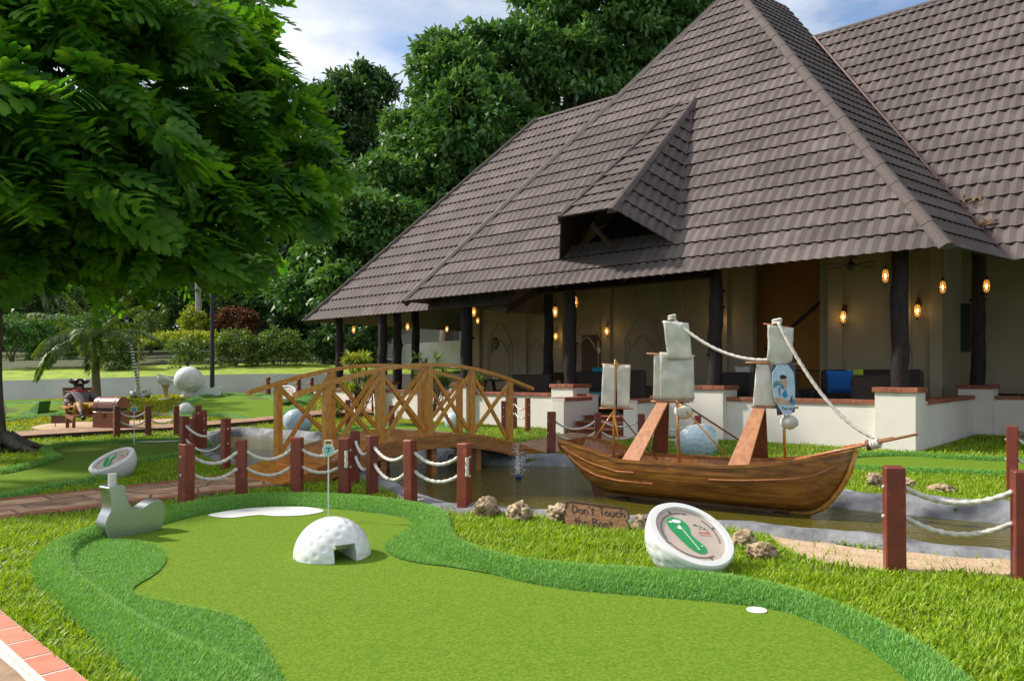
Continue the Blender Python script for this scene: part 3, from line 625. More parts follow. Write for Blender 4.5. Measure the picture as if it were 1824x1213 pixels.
# eave beams and rafters
mb = MB(); mb.bar(RE + N * .95 + U * .9 + ZU * .75, RE + N * .95 + U * (BW - .9) + ZU * .75, .16, .22); mb.build('eave_beam', M['timber'], pav)
for i in range(14):
    a = .5 + i * .9; top = min(a, BW - a) * 1.55; mb = MB()
    s0 = RE + U * a + B * .12 - NR * .10; mb.bar(s0, s0 + B * min(6.5, max(.6, top - .3)), .06, .10, NR); mb.build('rafter', M['timber'], pav)
mb = MB(); mb.bar(LE + N * .65 - U * .5 + ZU * .55, LE + N * .65 - U * 8.3 + ZU * .55, .14, .2); mb.build('eave_beam', M['timber'], pav)
for i in range(9):
    mb = MB(); s0 = LE - U * (.6 + i * .8) + B * .1 - NR * .10; mb.bar(s0, s0 + B * (1.2 + .4 * i), .06, .10, NR); mb.build('rafter', M['timber'], pav)
for k, (pa, pb_) in enumerate([((905, 552), (960, 516)), ((870, 545), (905, 553))]):
    mb = MB(); mb.bar(WY(*pa, 19.0), WY(*pb_, 18.6), .10, .14); mb.build('brace', M['timber'], pav)

# floor, parapets, pillars with brick caps
mb = MB(); mb.prism([C0 - U * .2 + N * .15, C0 + U * 15 + N * .15, C0 + U * 15 + N * 6, C0 - U * 9 + N * 6, C0 - U * 9 + N * 4.8, C0 - U * .2 + N * 4.8], ZU * FZ); mb.build('floor', M['floor'], pav)
AX = axes(U)
def brick_row(parent, a, d, l, acr, w, z, n=None, h=.075, bl=.215):
    n = n or max(1, round(l / bl)); s = l / n; rows = max(1, round(w / .17)); rw = w / rows
    for i in range(n):
        for j in range(rows):
            mb = MB(); mb.box(a + d * (s * (i + .5)) + acr * (rw * (j + .5)) + ZU * (z + h / 2 + random.uniform(-.002, .002)), (s - .007, rw - .006, h), axes(d), bev=.004); mb.build('brick', M['brick'], parent)
def parapet(a, d, l, acr, w=.26, top=.735):
    mb = MB(); mb.box(a + d * l / 2 + acr * w / 2 + ZU * (top / 2 - .15), (l, w, top + .3), axes(d)); o = mb.build('parapet_wall', M['plaster'], pav)
    mb = MB(); mb.box(a + d * l / 2 + acr * w / 2 + ZU * (top + .032), (l - .004, w + .05, .060), axes(d)); mb.build('mortar_bed', M['mortar'], o)
    brick_row(o, a - acr * .035, d, l, acr, w + .07, top + .003); return o
def pillar(c, top=.95, w=.62):
    mb = MB(); mb.box(c + ZU * (top / 2 - .15), (w, w, top + .3), AX); o = mb.build('pillar', M['plaster'], pav)
    mb = MB(); mb.box(c + ZU * (top + .032), (w + .05, w + .05, .06), AX); mb.build('mortar_bed', M['mortar'], o)
    brick_row(o, c - U * (w / 2 + .04) - N * (w / 2 + .04) , U, w + .08, N, w + .08, top + .003, h=.08); return o
PT = [0.0, 3.35, 6.95, 10.35, 13.8]
for t in PT: pillar(C0 + U * t + N * .2)
parapet(C0 + U * (PT[0] + .31) + N * .06, U, PT[1] - PT[0] - .62, N)
parapet(C0 + U * (PT[1] + .31) + N * .06, U, 4.75 - PT[1] - .31, N)
parapet(C0 + U * 6.25 + N * .06, U, PT[2] - 6.25 - .31, N)
parapet(C0 + U * (PT[2] + .31) + N * .06, U, PT[3] - PT[2] - .62, N); parapet(C0 + U * (PT[3] + .31) + N * .06, U, PT[4] - PT[3] - .62, N)
parapet(C0 + U * 6.25 - N * .95, N, 1.0, U, .3, .68); parapet(C0 + U * 4.45 - N * .95, N, 1.0, U, .3, .68)      # cheek walls of the steps
parapet(C0 - U * .06 + N * .51, N, 4.0, -U, .26); pillar(C0 - U * .35 + N * 4.75); parapet(C0 - U * .66 + N * 4.65, -U, 6.0, N); parapet(C0 + U * (PT[4] + .31) + N * .06, U, 3.0, N)
for k in range(3):
    mb = MB(); z = FZ * (k + 1) / 3
    st = None
    mb.box(C0 + U * 5.5 - N * (.85 - .32 * k - .16 - .2) + ZU * (z / 2 - .05), (1.46, .34 + .4, z + .1 - .002 * k), AX); st = mb.build('step', M['mortar'], pav)
    for i in range(6):
        mb = MB(); mb.box(C0 + U * (4.8 + .235 * (i + .5)) - N * (.85 - .32 * k + .21 - .17) + ZU * (z - .05), (.225, .03, .09), AX, bev=.003); mb.build('tile', M['brick'], st)
        mb = MB(); mb.box(C0 + U * (4.8 + .235 * (i + .5)) - N * (.85 - .32 * k - .02) + ZU * (z + .006), (.225, .34, .016), AX, bev=.003); mb.build('tile', M['brick'], st)
# log columns
def column(base, top, r=.12, seed=0):
    rg = random.Random(seed); pts, rs = [], []
    for i in range(11):
        t = i / 10; pts.append(Vector(base).lerp(Vector(top), t) + Vector((rg.uniform(-.02, .02), rg.uniform(-.02, .02), 0))); rs.append(r * (1.08 - .15 * t + rg.uniform(-.06, .06)))
    mb = MB(); mb.tube(pts, rs, 12)
    for _ in range(4):
        q = rg.randint(2, 8); a = rg.uniform(0, 6.28); dr = Vector((math.cos(a), math.sin(a), 0)); mb.lathe([(.035, 0), (.04, r * .9), (.02, r + .04)], pts[q], 7, dr)
    return mb.build('column', M['log'], pav, smooth=60)
for i, t in enumerate(PT):
    p = C0 + U * t + N * .2; column(p + ZU * 1.03, p + ZU * (4.12 if i < 4 else 2.98), .135, i)
def at_px(px, O, d):                   # the point on the ground line O + s*d that stands at column px of the photo
    q = (px - CX) / F; s = (q * O.y - O.x) / (d.x - q * d.y); return O + d * s
p = at_px(1718, C0 - U * .35 + N * 4.75, U); column(C0 - U * .35 + N * 4.75 + ZU * 1.03, C0 - U * .35 + N * 4.75 + ZU * 4.6, .13, 21)
for i, (px, off) in enumerate([(977, 2.2), (833, .9), (708, 0), (740, 1.6), (605, 0)]):
    p = at_px(px, (C0 + N * off) if i < 2 else (LE + N * (.65 + off)), U); column((p.x, p.y, .3), (p.x, p.y, 3.3 if i > 1 else 4.2), .13, 30 + i)
# inner walls with niches, pilasters and an opening to an orange room
BW0 = C0 + N * 5.0
def bw(t, z=0, off=0): return BW0 + U * t - N * off + ZU * z
mb = MB()
for a, b_ in ((.57, 3.0), (4.7, 9.35), (10.15, 15.0)):
    mb.box(bw((a + b_) / 2, 2.9, -.12), (b_ - a, .24, 5.6), AX)
mb.box(bw(9.75, 4.05, -.12), (.8, .24, 3.3), AX); mb.box(bw(3.85, 5.0, -.12), (1.7, .24, 1.4), AX)
mb.box(BW0 + U * .45 + N * 2.2 + ZU * 2.9, (.24, 4.8, 5.6), AX); mb.box(BW0 + U * 14.88 + N * 3 + ZU * 2.4, (.24, 6, 4.6), AX); mb.box(BW0 - U * 4 + N * 1.9 + ZU * 2.9, (9.0, .24, 5.6), AX)
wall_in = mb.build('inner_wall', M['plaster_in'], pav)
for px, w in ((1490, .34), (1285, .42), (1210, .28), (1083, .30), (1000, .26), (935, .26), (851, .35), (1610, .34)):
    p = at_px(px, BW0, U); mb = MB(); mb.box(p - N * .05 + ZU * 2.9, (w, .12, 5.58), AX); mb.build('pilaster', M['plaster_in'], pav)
def niche(pxc, w, z0, z1):
    c = at_px(pxc, BW0, U)
    for s_ in (1.0, .78):
        ww = w * s_; pts = [c + U * (-ww / 2) + ZU * z0, c + U * (-ww / 2) + ZU * (z0 + (z1 - z0) * .72)]
        for k in range(1, 12):
            t = k / 12; x = -ww / 2 + ww * t; pts.append(c + U * x + ZU * (z0 + (z1 - z0) * s_ * .99 * (.72 + .28 * (1 - abs(2 * t - 1) ** 1.6))))
        pts += [c + U * (ww / 2) + ZU * (z0 + (z1 - z0) * .72), c + U * (ww / 2) + ZU * z0]
        mb = MB(); mb.tube([p - N * .0 for p in pts], .035, 6); mb.build('niche_moulding', M['plaster_in'], wall_in)
for px, w in ((1143, 1.15), (1045, 1.15), (957, .85), (890, 1.1)): niche(px, w, FZ, 3.0)
for px, w in ((1143, 1.3), (1045, 1.2), (957, 1.0)):
    c = at_px(px, BW0, U); mb = MB(); mb.box(c - N * .02 + ZU * 3.55, (w, .05, .5), AX); o = mb.build('carved_panel', M['plaster_in'], wall_in)
    for k in range(5):
        mb = MB(); mb.lathe([(.08, 0), (.07, .03), (.03, .035)], c - N * .045 + U * (w * (k - 2) / 5.6) + ZU * 3.55, 8, -N); mb.build('rosette', M['plaster_in'], o)
mb = MB(); mb.box(BW0 + U * 9.75 + N * .02 + ZU * (FZ + 1.05), (.8, .06, 2.1), AX); dr = mb.build('door', M['door'], pav)
mb = MB(); mb.box(BW0 + U * 9.45 - N * .04 + ZU * (FZ + 1.0), (.03, .06, .14), AX); mb.build('handle', M['brass'], dr)
mb = MB(); mb.box(bw(3.85, 3, -1.2), (3.4, .2, 6), AX); mb.build('back_wall', M['orange'], pav)
mb = MB(); mb.bar(bw(4.8, 1.9, -1.05), bw(2.9, 3.5, -1.05), .05, .07); mb.build('stair_rail', M['timber'], pav)
mb = MB(); mb.box(bw(3.85, 1.35, -.1), (1.7, .05, .05), AX); mb.box(bw(3.85, .95, -.1), (.04, .04, .8), AX); mb.build('balustrade', M['timber'], pav)
gbp = at_px(1695, BW0 + N * 1.7, U); mb = MB(); mb.box(gbp - N * .02 + ZU * 2.35, (.72, .05, 1.05), AX); g_o = mb.build('notice_board', M['green_board'], pav)
mb = MB()
for sx, sz, wx, wz in ((0, .54, .78, .05), (0, -.54, .78, .05), (-.37, 0, .05, 1.1), (.37, 0, .05, 1.1)): mb.box(gbp - N * .035 + U * sx + ZU * (2.35 + sz), (wx, .06, wz), AX)
mb.build('frame', M['timber'], g_o)
mb = MB(); p = at_px(882, BW0, U); p.z = CH + (HY - 612) / F * p.y; mb.lathe([(.17, 0), (.17, .03), (.13, .05)], p, 20, -N); o = mb.build('wall_plaque', M['plate'], None, origin=p); o.scale = (1, 1, 1.25); tag(o, 'dark oval plaque hanging on the beige pavilion wall', 'plaque')
mb = MB(); p = at_px(1068, BW0, U); p.z = CH + (HY - 624) / F * p.y; mb.box(p - N * .02, (.1, .05, .16), AX, bev=.01); tag(mb.build('wall_switch', M['white'], None, origin=p), 'small white switch box beside the brown door', 'switch')
# pale walls seen behind the left end of the pavilion
a, b_ = WY(712, 660, 29), WY(850, 660, 27.4); mb = MB(); mb.prism([(a.x, a.y, .2), (b_.x, b_.y, .2), (b_.x, b_.y, 2.55), (a.x, a.y, 2.42)], (0.05, .25, 0)); tag(mb.build('garden_wall', M['white']), 'bright white garden wall seen between the log columns', 'wall')
a, b_ = WY(610, 660, 34), WY(880, 660, 33); mb = MB(); mb.prism([(a.x, a.y, .5), (b_.x, b_.y, .5), (b_.x, b_.y, 3.9), (a.x, a.y, 3.4)], (0.05, .3, 0)); tag(mb.build('boundary_wall', M['retain']), 'tall dull grey wall farthest behind the log columns', 'wall')

# ---------------- lanterns
def lantern(p, s, label, hang=1.0, wall=False):
    o = empty('wall_lantern' if wall else 'hanging_lantern', p, label, 'lantern', 'lit brass lanterns of the pavilion'); p = Vector(p)
    mb = MB(); mb.lathe([(.030 * s, -.15 * s), (.070 * s, -.09 * s), (.078 * s, 0), (.066 * s, .13 * s), (.035 * s, .19 * s)], p, 8); mb.build('glass', M['glow'], o)
    mb = MB(); mb.lathe([(.012 * s, -.06 * s), (.03 * s, 0), (.012 * s, .07 * s)], p, 8); mb.build('bulb', M['bulb'], o)
    mb2 = MB()
    for k in range(8):
        a = 2 * math.pi * k / 8; dx = Vector((math.cos(a), math.sin(a), 0)); mb2.tube([p + dx * .033 * s - ZU * .15 * s, p + dx * .074 * s - ZU * .09 * s, p + dx * .083 * s, p + dx * .070 * s + ZU * .13 * s, p + dx * .036 * s + ZU * .19 * s], .006 * s, 4)
    mb2.lathe([(.085 * s, -.045 * s), (.085 * s, -.03 * s)], p, 12); mb2.lathe([(.01 * s, -.22 * s), (.02 * s, -.19 * s), (.035 * s, -.15 * s)], p, 8)
    mb2.build('frame', M['brass'], o)
    mb = MB(); mb.lathe([(.05 * s, .18 * s), (.045 * s, .22 * s), (.015 * s, .27 * s), (.008 * s, .31 * s)], p, 8); mb.build('cap', M['brass'], o)
    mb = MB()
    if wall: mb.tube([p + ZU * .29 * s, p + ZU * .36 * s + N * .05 * s, p + ZU * .34 * s + N * .14 * s, p + ZU * .22 * s + N * .17 * s], .014 * s, 6); mb.box(p + N * .175 * s + ZU * .24 * s, (.08 * s, .03 * s, .2 * s), AX); mb.build('bracket', M['brass'], o)
    else: mb.tube([p + ZU * .30 * s, p + ZU * (.3 * s + hang)], .006, 5); mb.build('chain', M['brass'], o)
    ld = bpy.data.lights.new('lamp', 'POINT'); ld.energy = 2.2 if wall else .5; ld.color = (1, .58, .2); ld.shadow_soft_size = .07
    lo = bpy.data.objects.new('lamp', ld); col.objects.link(lo); lo.parent = o; lo.location = (-N * (.16 * s)) if not wall else (-N * .10 * s)
    return o
# (column px, row px, distance, scale, wall, label)
bwY = lambda px, off=.2: at_px(px, BW0 - N * off, U).y
for px, py, Y, s, wl, lb in [
    (1502, 566, None, 1.15, True, 'wall lantern on the pilaster above the blue cushion'), (1634, 555, None, 1.15, True, 'wall lantern just right of the thickest log column'),
    (1280, 574, None, 1.0, True, 'wall lantern on the pilaster beside the orange room'), (1081, 591, None, 1.0, True, 'wall lantern just right of the brown door'), (990, 600, None, .95, True, 'wall lantern showing between two log columns'), (1822, 575, 18.5, 1.1, True, 'wall lantern cut off by the picture edge'),
    (1577, 493, 13.6, .98, False, 'hanging lantern left of the log column on the front pillar'), (1679, 513, 15.5, 1.05, False, 'hanging lantern beside the log column above the side wall'), (1757, 511, 15.2, 1.05, False, 'hanging lantern under the shaded right-hand eave'),
    (1270, 522, 16.6, 1.15, False, 'hanging lantern touching the middle log column'), (1268, 498, 18.0, .9, False, 'hanging lantern highest under the middle eave'), (1024, 540, 18.5, 1.25, False, 'large hanging lantern right of the paired log columns'), (989, 557, 20.5, 1.2, False, 'hanging lantern caught between the paired log columns'),
    (844, 557, 21.5, 1.1, False, 'hanging lantern right of the log column above the bridge end'), (851, 572, 23.0, .8, False, 'small low hanging lantern above the bridge end'), (630, 588, 24.5, 1.0, False, 'hanging lantern nearest the left corner of the eave'), (726, 583, 24.0, 1.0, False, 'hanging lantern before the bright white garden wall'),
    (745, 590, 26.0, .9, False, 'hanging lantern right of the slim far column'), (796, 587, 26.5, .9, False, 'hanging lantern above the right end of the white garden wall')]:
    if Y is None: Y = bwY(px)
    p = WY(px, py, Y); lantern(p, s * .76, lb, .5 + .02 * Y, wl)
mb = MB(); p = WY(1516, 473, 14.6); mb.lathe([(.06, -.1), (.09, 0), (.02, .1), (.012, .5)], p, 12); cf = mb.build('ceiling_fan', M['timber'], None, origin=p); tag(cf, 'dark ceiling fan under the eave beside a lantern', 'ceiling fan')
for k in range(4):
    mb = MB(); a = rad(20 + 90 * k); mb.bar(p + Vector((math.cos(a) * .08, math.sin(a) * .08, 0)), p + Vector((math.cos(a) * .55, math.sin(a) * .55, 0)), .11, .015); mb.build('blade', M['timber'], cf)

# ---------------- furniture on the terrace
def sofa(px, off, w, label, ang=0.0, back=.78, arms=True, seat=None, name='wicker_sofa', cat='sofa'):
    c = at_px(px, C0 + N * off, U); c.z = FZ; o = empty(name, c, label, cat); d = rotz(ang) @ U; f = rotz(ang) @ -N; R = axes(d)
    mb = MB(); mb.box(c + ZU * .2, (w, .8, .3), R, bev=.03); mb.build('base', M['wicker'], o)
    mb = MB(); mb.box(c - f * .36 + ZU * .5, (w, .14, back), R, bev=.05); mb.build('backrest', M['wicker'], o)
    if arms:
        for s_ in (-1, 1):
            mb = MB(); mb.box(c + d * s_ * (w / 2 - .06) + ZU * .38, (.13, .82, .5), R, bev=.04); mb.build('armrest', M['wicker'], o)
    mb = MB(); mb.box(c + f * .04 + ZU * .40, (w - .26, .66, .13), R, bev=.04); mb.build('seat_cushion', M[seat or 'wicker'], o)
    for sx in (-1, 1):
        for sy in (-1, 1):
            mb = MB(); mb.box(c + d * sx * (w / 2 - .08) + f * sy * .33 + ZU * .04, (.06, .06, .08), R); mb.build('leg', M['timber'], o)
    return o, c
def cushion(p, w, h, m, label, d=U, tilt=.25):
    f = Vector((d.y, -d.x, 0)); mb = MB(); n = 8; top, bot = [], []
    for i in range(n + 1):
        r1, r2 = [], []
        for j in range(n + 1):
            a, b_ = 2 * i / n - 1, 2 * j / n - 1; q = max(0, (1 - a ** 4) * (1 - b_ ** 4)); pin = 1 - .06 * (1 - abs(b_)) * abs(a) ** 3; pz = 1 - .06 * (1 - abs(a)) * abs(b_) ** 3
            c = p + Vector(d) * (a * w / 2 * pin) + (ZU + f * -tilt) * (b_ * h / 2 * pz); r1.append(c + f * .085 * q ** .6); r2.append(c - f * .085 * q ** .6)
        top.append(r1); bot.append(r2)
    mb.grid(top); mb.grid([r[::-1] for r in bot]); o = mb.build('cushion', M[m], None, smooth=True, origin=p); tag(o, label, 'cushion')
    return o
sofa(1540, 1.9, 1.9, 'long dark wicker sofa with a blue cushion behind the parapet', back=1.0)
p = WY(1497, 680, 14.15); cushion(p, .50, .44, 'blue', 'bright blue cushion on the long wicker sofa')
p = WY(1524, 677, 14.3); cushion(p, .30, .42, 'lime', 'lime green cushion peeping out behind the blue one')
sofa(1572, 1.0, .85, 'dark wicker armchair with its back to the parapet beside the front pillar', ang=math.pi, name='wicker_armchair', cat='armchair')
sofa(1318, 1.2, .9, 'dark wicker armchair holding a white cushion', ang=.5, name='wicker_armchair', cat='armchair', back=.9); cushion(WY(1323, 663, 16.4), .34, .26, 'white_f', 'white cushion on the wicker armchair left of the front sail')
sofa(1390, 1.3, 1.0, 'dark wicker armchair half hidden by the printed sail', ang=math.pi, name='wicker_armchair', cat='armchair', back=.9)
sofa(1150, 1.5, .95, 'dark wicker armchair seen between the white sails', ang=math.pi - .4, name='wicker_armchair', cat='armchair', back=1.0)
sofa(1058, 1.6, 1.5, 'dark wicker sofa with turquoise seat beside the steps', back=.95, seat='teal_f', ang=.2); cushion(WY(1070, 672, 19.2), .42, .5, 'teal_f', 'turquoise cushion left of the smallest sail', tilt=.4)
sofa(962, 1.4, 1.3, 'dark wicker tub sofa at the end of the bridge', ang=math.pi, back=.8)
sofa(1812, 6.6, 1.6, 'black wicker sofa behind the far right parapet', back=.9)
def picnic(px, off, label):
    c = at_px(px, C0 + N * off, U); c.z = FZ; o = empty('picnic_table', c, label, 'table'); mb = MB(); mb.box(c + ZU * .74, (1.5, .75, .05), AX, bev=.008); mb.build('table_top', M['black_frame'], o)
    for s_ in (-1, 1):
        for q in (-1, 1): mb = MB(); mb.bar(c + U * s_ * .5 - N * q * .15 + ZU * .72, c + U * s_ * .6 + N * q * -.42, .07, .07); mb.build('leg', M['black_frame'], o)
        mb = MB(); mb.box(c + N * s_ * .62 + ZU * .43, (1.5, .26, .04), AX, bev=.006); mb.build('bench', M['black_frame'], o)
    return o, c
o, c = picnic(895, 2.0, 'dark picnic table with splayed legs behind the bridge rail')
for k, (dx, dn) in enumerate(((-.4, .1), (.1, -.1), (.45, .15))):
    mb = MB(); mb.lathe([(.035, 0), (.04, .06), (.036, .09)], c + U * dx + N * dn + ZU * .765, 10); tag(mb.build('cup', M['white'], None, origin=c + U * dx + N * dn + ZU * .765), ['white cup on the near end of the picnic table', 'white cup in the middle of the picnic table', 'white cup on the far end of the picnic table'][k], 'cup')
p = at_px(985, C0 + N * 2.9, U); p.z = FZ; cb = empty('console_table', p, 'small brown console table behind the paired log columns', 'table')
mb = MB(); mb.box(p + ZU * .85, (.5, .4, .22), AX, bev=.01); mb.build('drawer_box', M['door'], cb)
for sx in (-1, 1):
    for sy in (-1, 1): mb = MB(); mb.box(p + U * sx * .2 + N * sy * .15 + ZU * .37, (.05, .05, .74), AX); mb.build('leg', M['door'], cb)
# ================================================================== THE BRIDGE
br = empty('footbridge', P0 + D * 2.3 + DP * .6, 'arched varnished wooden footbridge with crossed railings over the pond', 'bridge')
SL = 4.55
def dz(s): t = max(0, min(1, s / SL)); return .035 + .43 * (math.sin(math.pi * (.06 + .88 * t)) - math.sin(math.pi * .06)) / (1 - math.sin(math.pi * .06))
npl = 40
for i in range(npl):
    s0 = SL * i / npl; s1 = SL * (i + 1) / npl - .007; a, b_ = P0 + D * s0 + ZU * dz(s0), P0 + D * s1 + ZU * dz(s1); mb = MB(); th = .032
    mb.prism([a + DP * .0 - ZU * th, b_ - ZU * th, b_, a], DP * PW); mb.build('plank', M['deck'], br)
for w in (.03, PW - .03):                  # arched side beams
    rows = []; mb = MB()
    for i in range(31):
        s = SL * i / 30; p = P0 + D * s + DP * w + ZU * (dz(s) - .034); h = .17; rows.append([p + DP * .03, p - DP * .03, p - DP * .03 - ZU * h, p + DP * .03 - ZU * h])
    mb.grid(rows, closed=True); mb.add(rows[0], [(0, 1, 2, 3)]); mb.add(rows[-1], [(3, 2, 1, 0)]); mb.build('side_beam', M['wood'], br)
PSP = [.62 + .795 * k for k in range(5)]; RH = .93
def rail_z(s): return dz(max(.2, min(SL - .2, s))) + RH if False else .035 + RH + .43 * (math.sin(math.pi * (.06 + .88 * max(0, min(1, s / SL)))) - math.sin(math.pi * .06)) / (1 - math.sin(math.pi * .06)) - (.0 if 0 <= s <= SL else 0)
for w in (.06, PW - .06):
    for s in PSP:
        p = P0 + D * s + DP * w; mb = MB(); mb.box(p + ZU * (dz(s) - .1 + (RH + .08) / 2), (.085, .085, RH + .08), axes(D), bev=.006); mb.build('railing_post', M['rail'], br)
    mb = MB(); rows = []
    for i in range(25):
        s = .20 + (SL - .45) * i / 24; p = P0 + D * s + DP * w + ZU * (rail_z(s) + .01); rows.append([p + DP * .055, p - DP * .055, p - DP * .055 - ZU * .045, p + DP * .055 - ZU * .045])
    mb.grid(rows, closed=True); mb.add(rows[0], [(0, 1, 2, 3)]); mb.add(rows[-1], [(3, 2, 1, 0)]); mb.build('handrail', M['rail'], br)
    for k in range(4):
        s0, s1 = PSP[k] + .05, PSP[k + 1] - .05; q = .018
        for e, (za, zb) in enumerate((((dz(s0) + .05), rail_z(s1) - .10), (rail_z(s0) - .10, dz(s1) + .05))):
            o_ = DP * (q if e else -q); mb = MB(); mb.bar(P0 + D * s0 + DP * w + o_ + ZU * za, P0 + D * s1 + DP * w + o_ + ZU * zb, .034, .055, bev=.004); mb.build('cross_brace', M['rail'], br)
for s in (1.45, 2.3, 3.15):
    for w in (.1, PW - .1): mb = MB(); mb.box(P0 + D * s + DP * w + ZU * (dz(s) / 2 - .3), (.09, .09, dz(s) + .45), axes(D)); mb.build('pile', M['wood'], br)

# ================================================================== ROPE FENCES
def rope_pts(a, b, sag, n=14): return [a.lerp(b, i / n) - ZU * (sag * 4 * (i / n) * (1 - i / n)) for i in range(n + 1)]
def fence(name_label, posts, links, yaw=None, w=.105, ends=()):
    ps = []
    for px, top, bot in posts:
        g = G(px, bot); ps.append((g, (bot - top) * g.y / F))
    o = empty('rope_fence', ps[0][0], name_label, 'fence')
    for i, (g, h) in enumerate(ps):
        if yaw is None:
            j = i + 1 if i + 1 < len(ps) else i - 1; dd = (ps[j][0] - g); d = Vector((dd.x, dd.y, 0)).normalized() if dd.length > .01 else D
        else: d = Vector((math.cos(yaw), math.sin(yaw), 0))
        mb = MB(); ww = w * random.uniform(.93, 1.06); mb.box(g + ZU * (h / 2 - .08), (ww, ww, h + .16), Matrix.Rotation(random.uniform(-.014, .014), 3, 'X') @ Matrix.Rotation(random.uniform(-.014, .014), 3, 'Y') @ axes(rotz(random.uniform(-.05, .05)) @ d), bev=.008); po = mb.build('post', M['post'], o)
        ps[i] = (g, h, d)
        for zz in (.80, .52):
            for s_ in (-1, 1):
                mb = MB(); mb.lathe([(.012, 0), (.012, .010), (.006, .013)], g + ZU * h * zz + d * s_ * ww / 2, 8, d * s_); mb.build('rope_eye', M['rope'], po)
    for i, j in links:
        for zz in (.80, .52):
            (g1, h1, _), (g2, h2, _) = ps[i], ps[j]; e = (g2 - g1); l = e.length; e.normalize(); a = g1 + ZU * h1 * zz + e * w * .5; b_ = g2 + ZU * h2 * zz + e * -w * .5
            near = g1.y < 9.5; n = int(max(10, l / (.014 if near else .05))); mb = MB(); mb.tube(rope_pts(a, b_, .13 * l + random.uniform(-.01, .02), n), .0165, 9 if near else 6, lobes=3 if near else 0, twist=95, amp=.2); mb.build('rope', M['rope'], o, smooth=True)
    for i in ends:                       # rope end running down an outer face
        g, h, d = ps[i]; f = -DP if True else d; q = g + Vector((.03, -w * .62, 0)); mb = MB(); mb.tube([q + ZU * h * (.80 - .28 * t / 12) for t in range(13)], .016, 9, lobes=3, twist=95, amp=.2); mb.build('rope_end', M['rope'], o, smooth=True)
    return o
fence('red posts and double white ropes along the near side of the path', [(332, 790, 905), (430, 783, 889), (529, 779, 887), (614, 780, 888)], [(0, 1), (1, 2), (2, 3)], ends=(3,))
fence('red posts and double white ropes along the near pond edge', [(632, 767, 862), (663, 775, 881), (731, 783, 900), (827, 789, 910)], [(0, 1), (1, 2), (2, 3)], ends=(3,))
fence('red posts and ropes on the far side of the path beside the bridge foot', [(402, 745, 838), (328, 741, 828)], [(0, 1)])
fence('cluster of short red posts where the far paths meet', [(341, 746, 806), (351, 737, 804), (363, 731, 803), (353, 722, 786)], [(0, 1), (2, 3)])
fence('red posts and thin ropes before the treasure chest', [(208, 723, 780), (264, 723, 777), (314, 722, 775)], [(0, 1), (1, 2)])
fence('large red posts with heavy ropes at the right edge', [(1593, 830, 1017), (1822, 838, 1034)], [(0, 1)], w=.112)
fence('red post with ropes across the stream at the far right', [(1803, 758, 884), (1900, 760, 892)], [(0, 1)])
fence('red posts and ropes behind the ship beside the steps path', [(982, 733, 812), (1065, 735, 806), (1143, 737, 806), (1243, 740, 808)], [(0, 1), (1, 2), (2, 3)])
fence('three red posts on the lawn just past the bridge end', [(898, 714, 771), (916, 708, 764), (940, 709, 769)], [(0, 1), (1, 2)])
fence('far red posts and ropes left of the bridge rail', [(478, 677, 711), (507, 676, 709), (532, 673, 706), (555, 673, 705)], [(0, 1), (1, 2), (2, 3)])
fence('red posts and ropes seen through the left bridge braces', [(620, 712, 766), (635, 693, 736), (665, 692, 738), (698, 722, 775)], [(0, 1), (1, 2), (2, 3)])

# ================================================================== GOLF OBJECTS
def dimple_dome(c, R, z_lo, n_u, n_v, ax=ZU, dim=.035, cut=None, nd=170):
    """dimpled part of a sphere from polar angle 0 to z_lo (radians)"""
    ax = Vector(ax).normalized(); x = ax.orthogonal().normalized(); y = ax.cross(x); ctr = []
    da = .085 * math.sqrt(170 / nd); ga = math.pi * (3 - math.sqrt(5))
    for i in range(nd):
        zz = 1 - 2 * (i + .5) / nd; r = math.sqrt(1 - zz * zz); ctr.append((r * math.cos(ga * i), r * math.sin(ga * i), zz))
    ctr = np.array(ctr); vs, fs, keep = [], [], []
    for i in range(n_v + 1):
        th = z_lo * i / n_v
        for j in range(n_u):
            ph = 2 * math.pi * j / n_u; d = np.array((math.sin(th) * math.cos(ph), math.sin(th) * math.sin(ph), math.cos(th)))
            m = np.arccos(np.clip((ctr @ d).max(), -1, 1)); q = max(0, 1 - (m / da) ** 2); rr = R * (1 - dim * q)
            vs.append(c + (x * float(d[0]) + y * float(d[1]) + ax * float(d[2])) * rr)
    for i in range(n_v):
        for j in range(n_u):
            f = (i * n_u + j, (i + 1) * n_u + j, (i + 1) * n_u + (j + 1) % n_u, i * n_u + (j + 1) % n_u)
            if cut and cut(sum((vs[k] for k in f), Vector((0, 0, 0))) / 4): continue
            fs.append(f)
    return vs, fs
# half golf ball with a tunnel
hc = W(592, 990); R0 = .262; td_ = Vector((.55, -.84, 0)).normalized(); tp_ = Vector((-td_.y, td_.x, 0)); tun_c = hc + td_ * 0
def in_tun(p): q = p - hc; return abs(q.dot(tp_) - .0) < .075 and q.z < .115 and q.dot(td_) > -.5
hb_o = empty('half_golf_ball', hc, 'white half golf ball obstacle with a tunnel on the foreground green', 'obstacle')
vs_, fs_ = dimple_dome(hc, R0, math.pi / 2, 128, 44, dim=.02)
bm = bmesh.new(); bv = [bm.verts.new(v) for v in vs_]
for f in fs_: bm.faces.new([bv[i] for i in f])
bmesh.ops.remove_doubles(bm, verts=bm.verts, dist=1e-5)
for co, no in ((hc + tp_ * .075, tp_), (hc - tp_ * .075, -tp_), (hc + ZU * .115, ZU)): bmesh.ops.bisect_plane(bm, geom=bm.verts[:] + bm.edges[:] + bm.faces[:], plane_co=co, plane_no=no)
bmesh.ops.delete(bm, geom=[f for f in bm.faces if in_tun(f.calc_center_median())], context='FACES')
me = bpy.data.meshes.new('shell')
for v in bm.verts: v.co -= hc
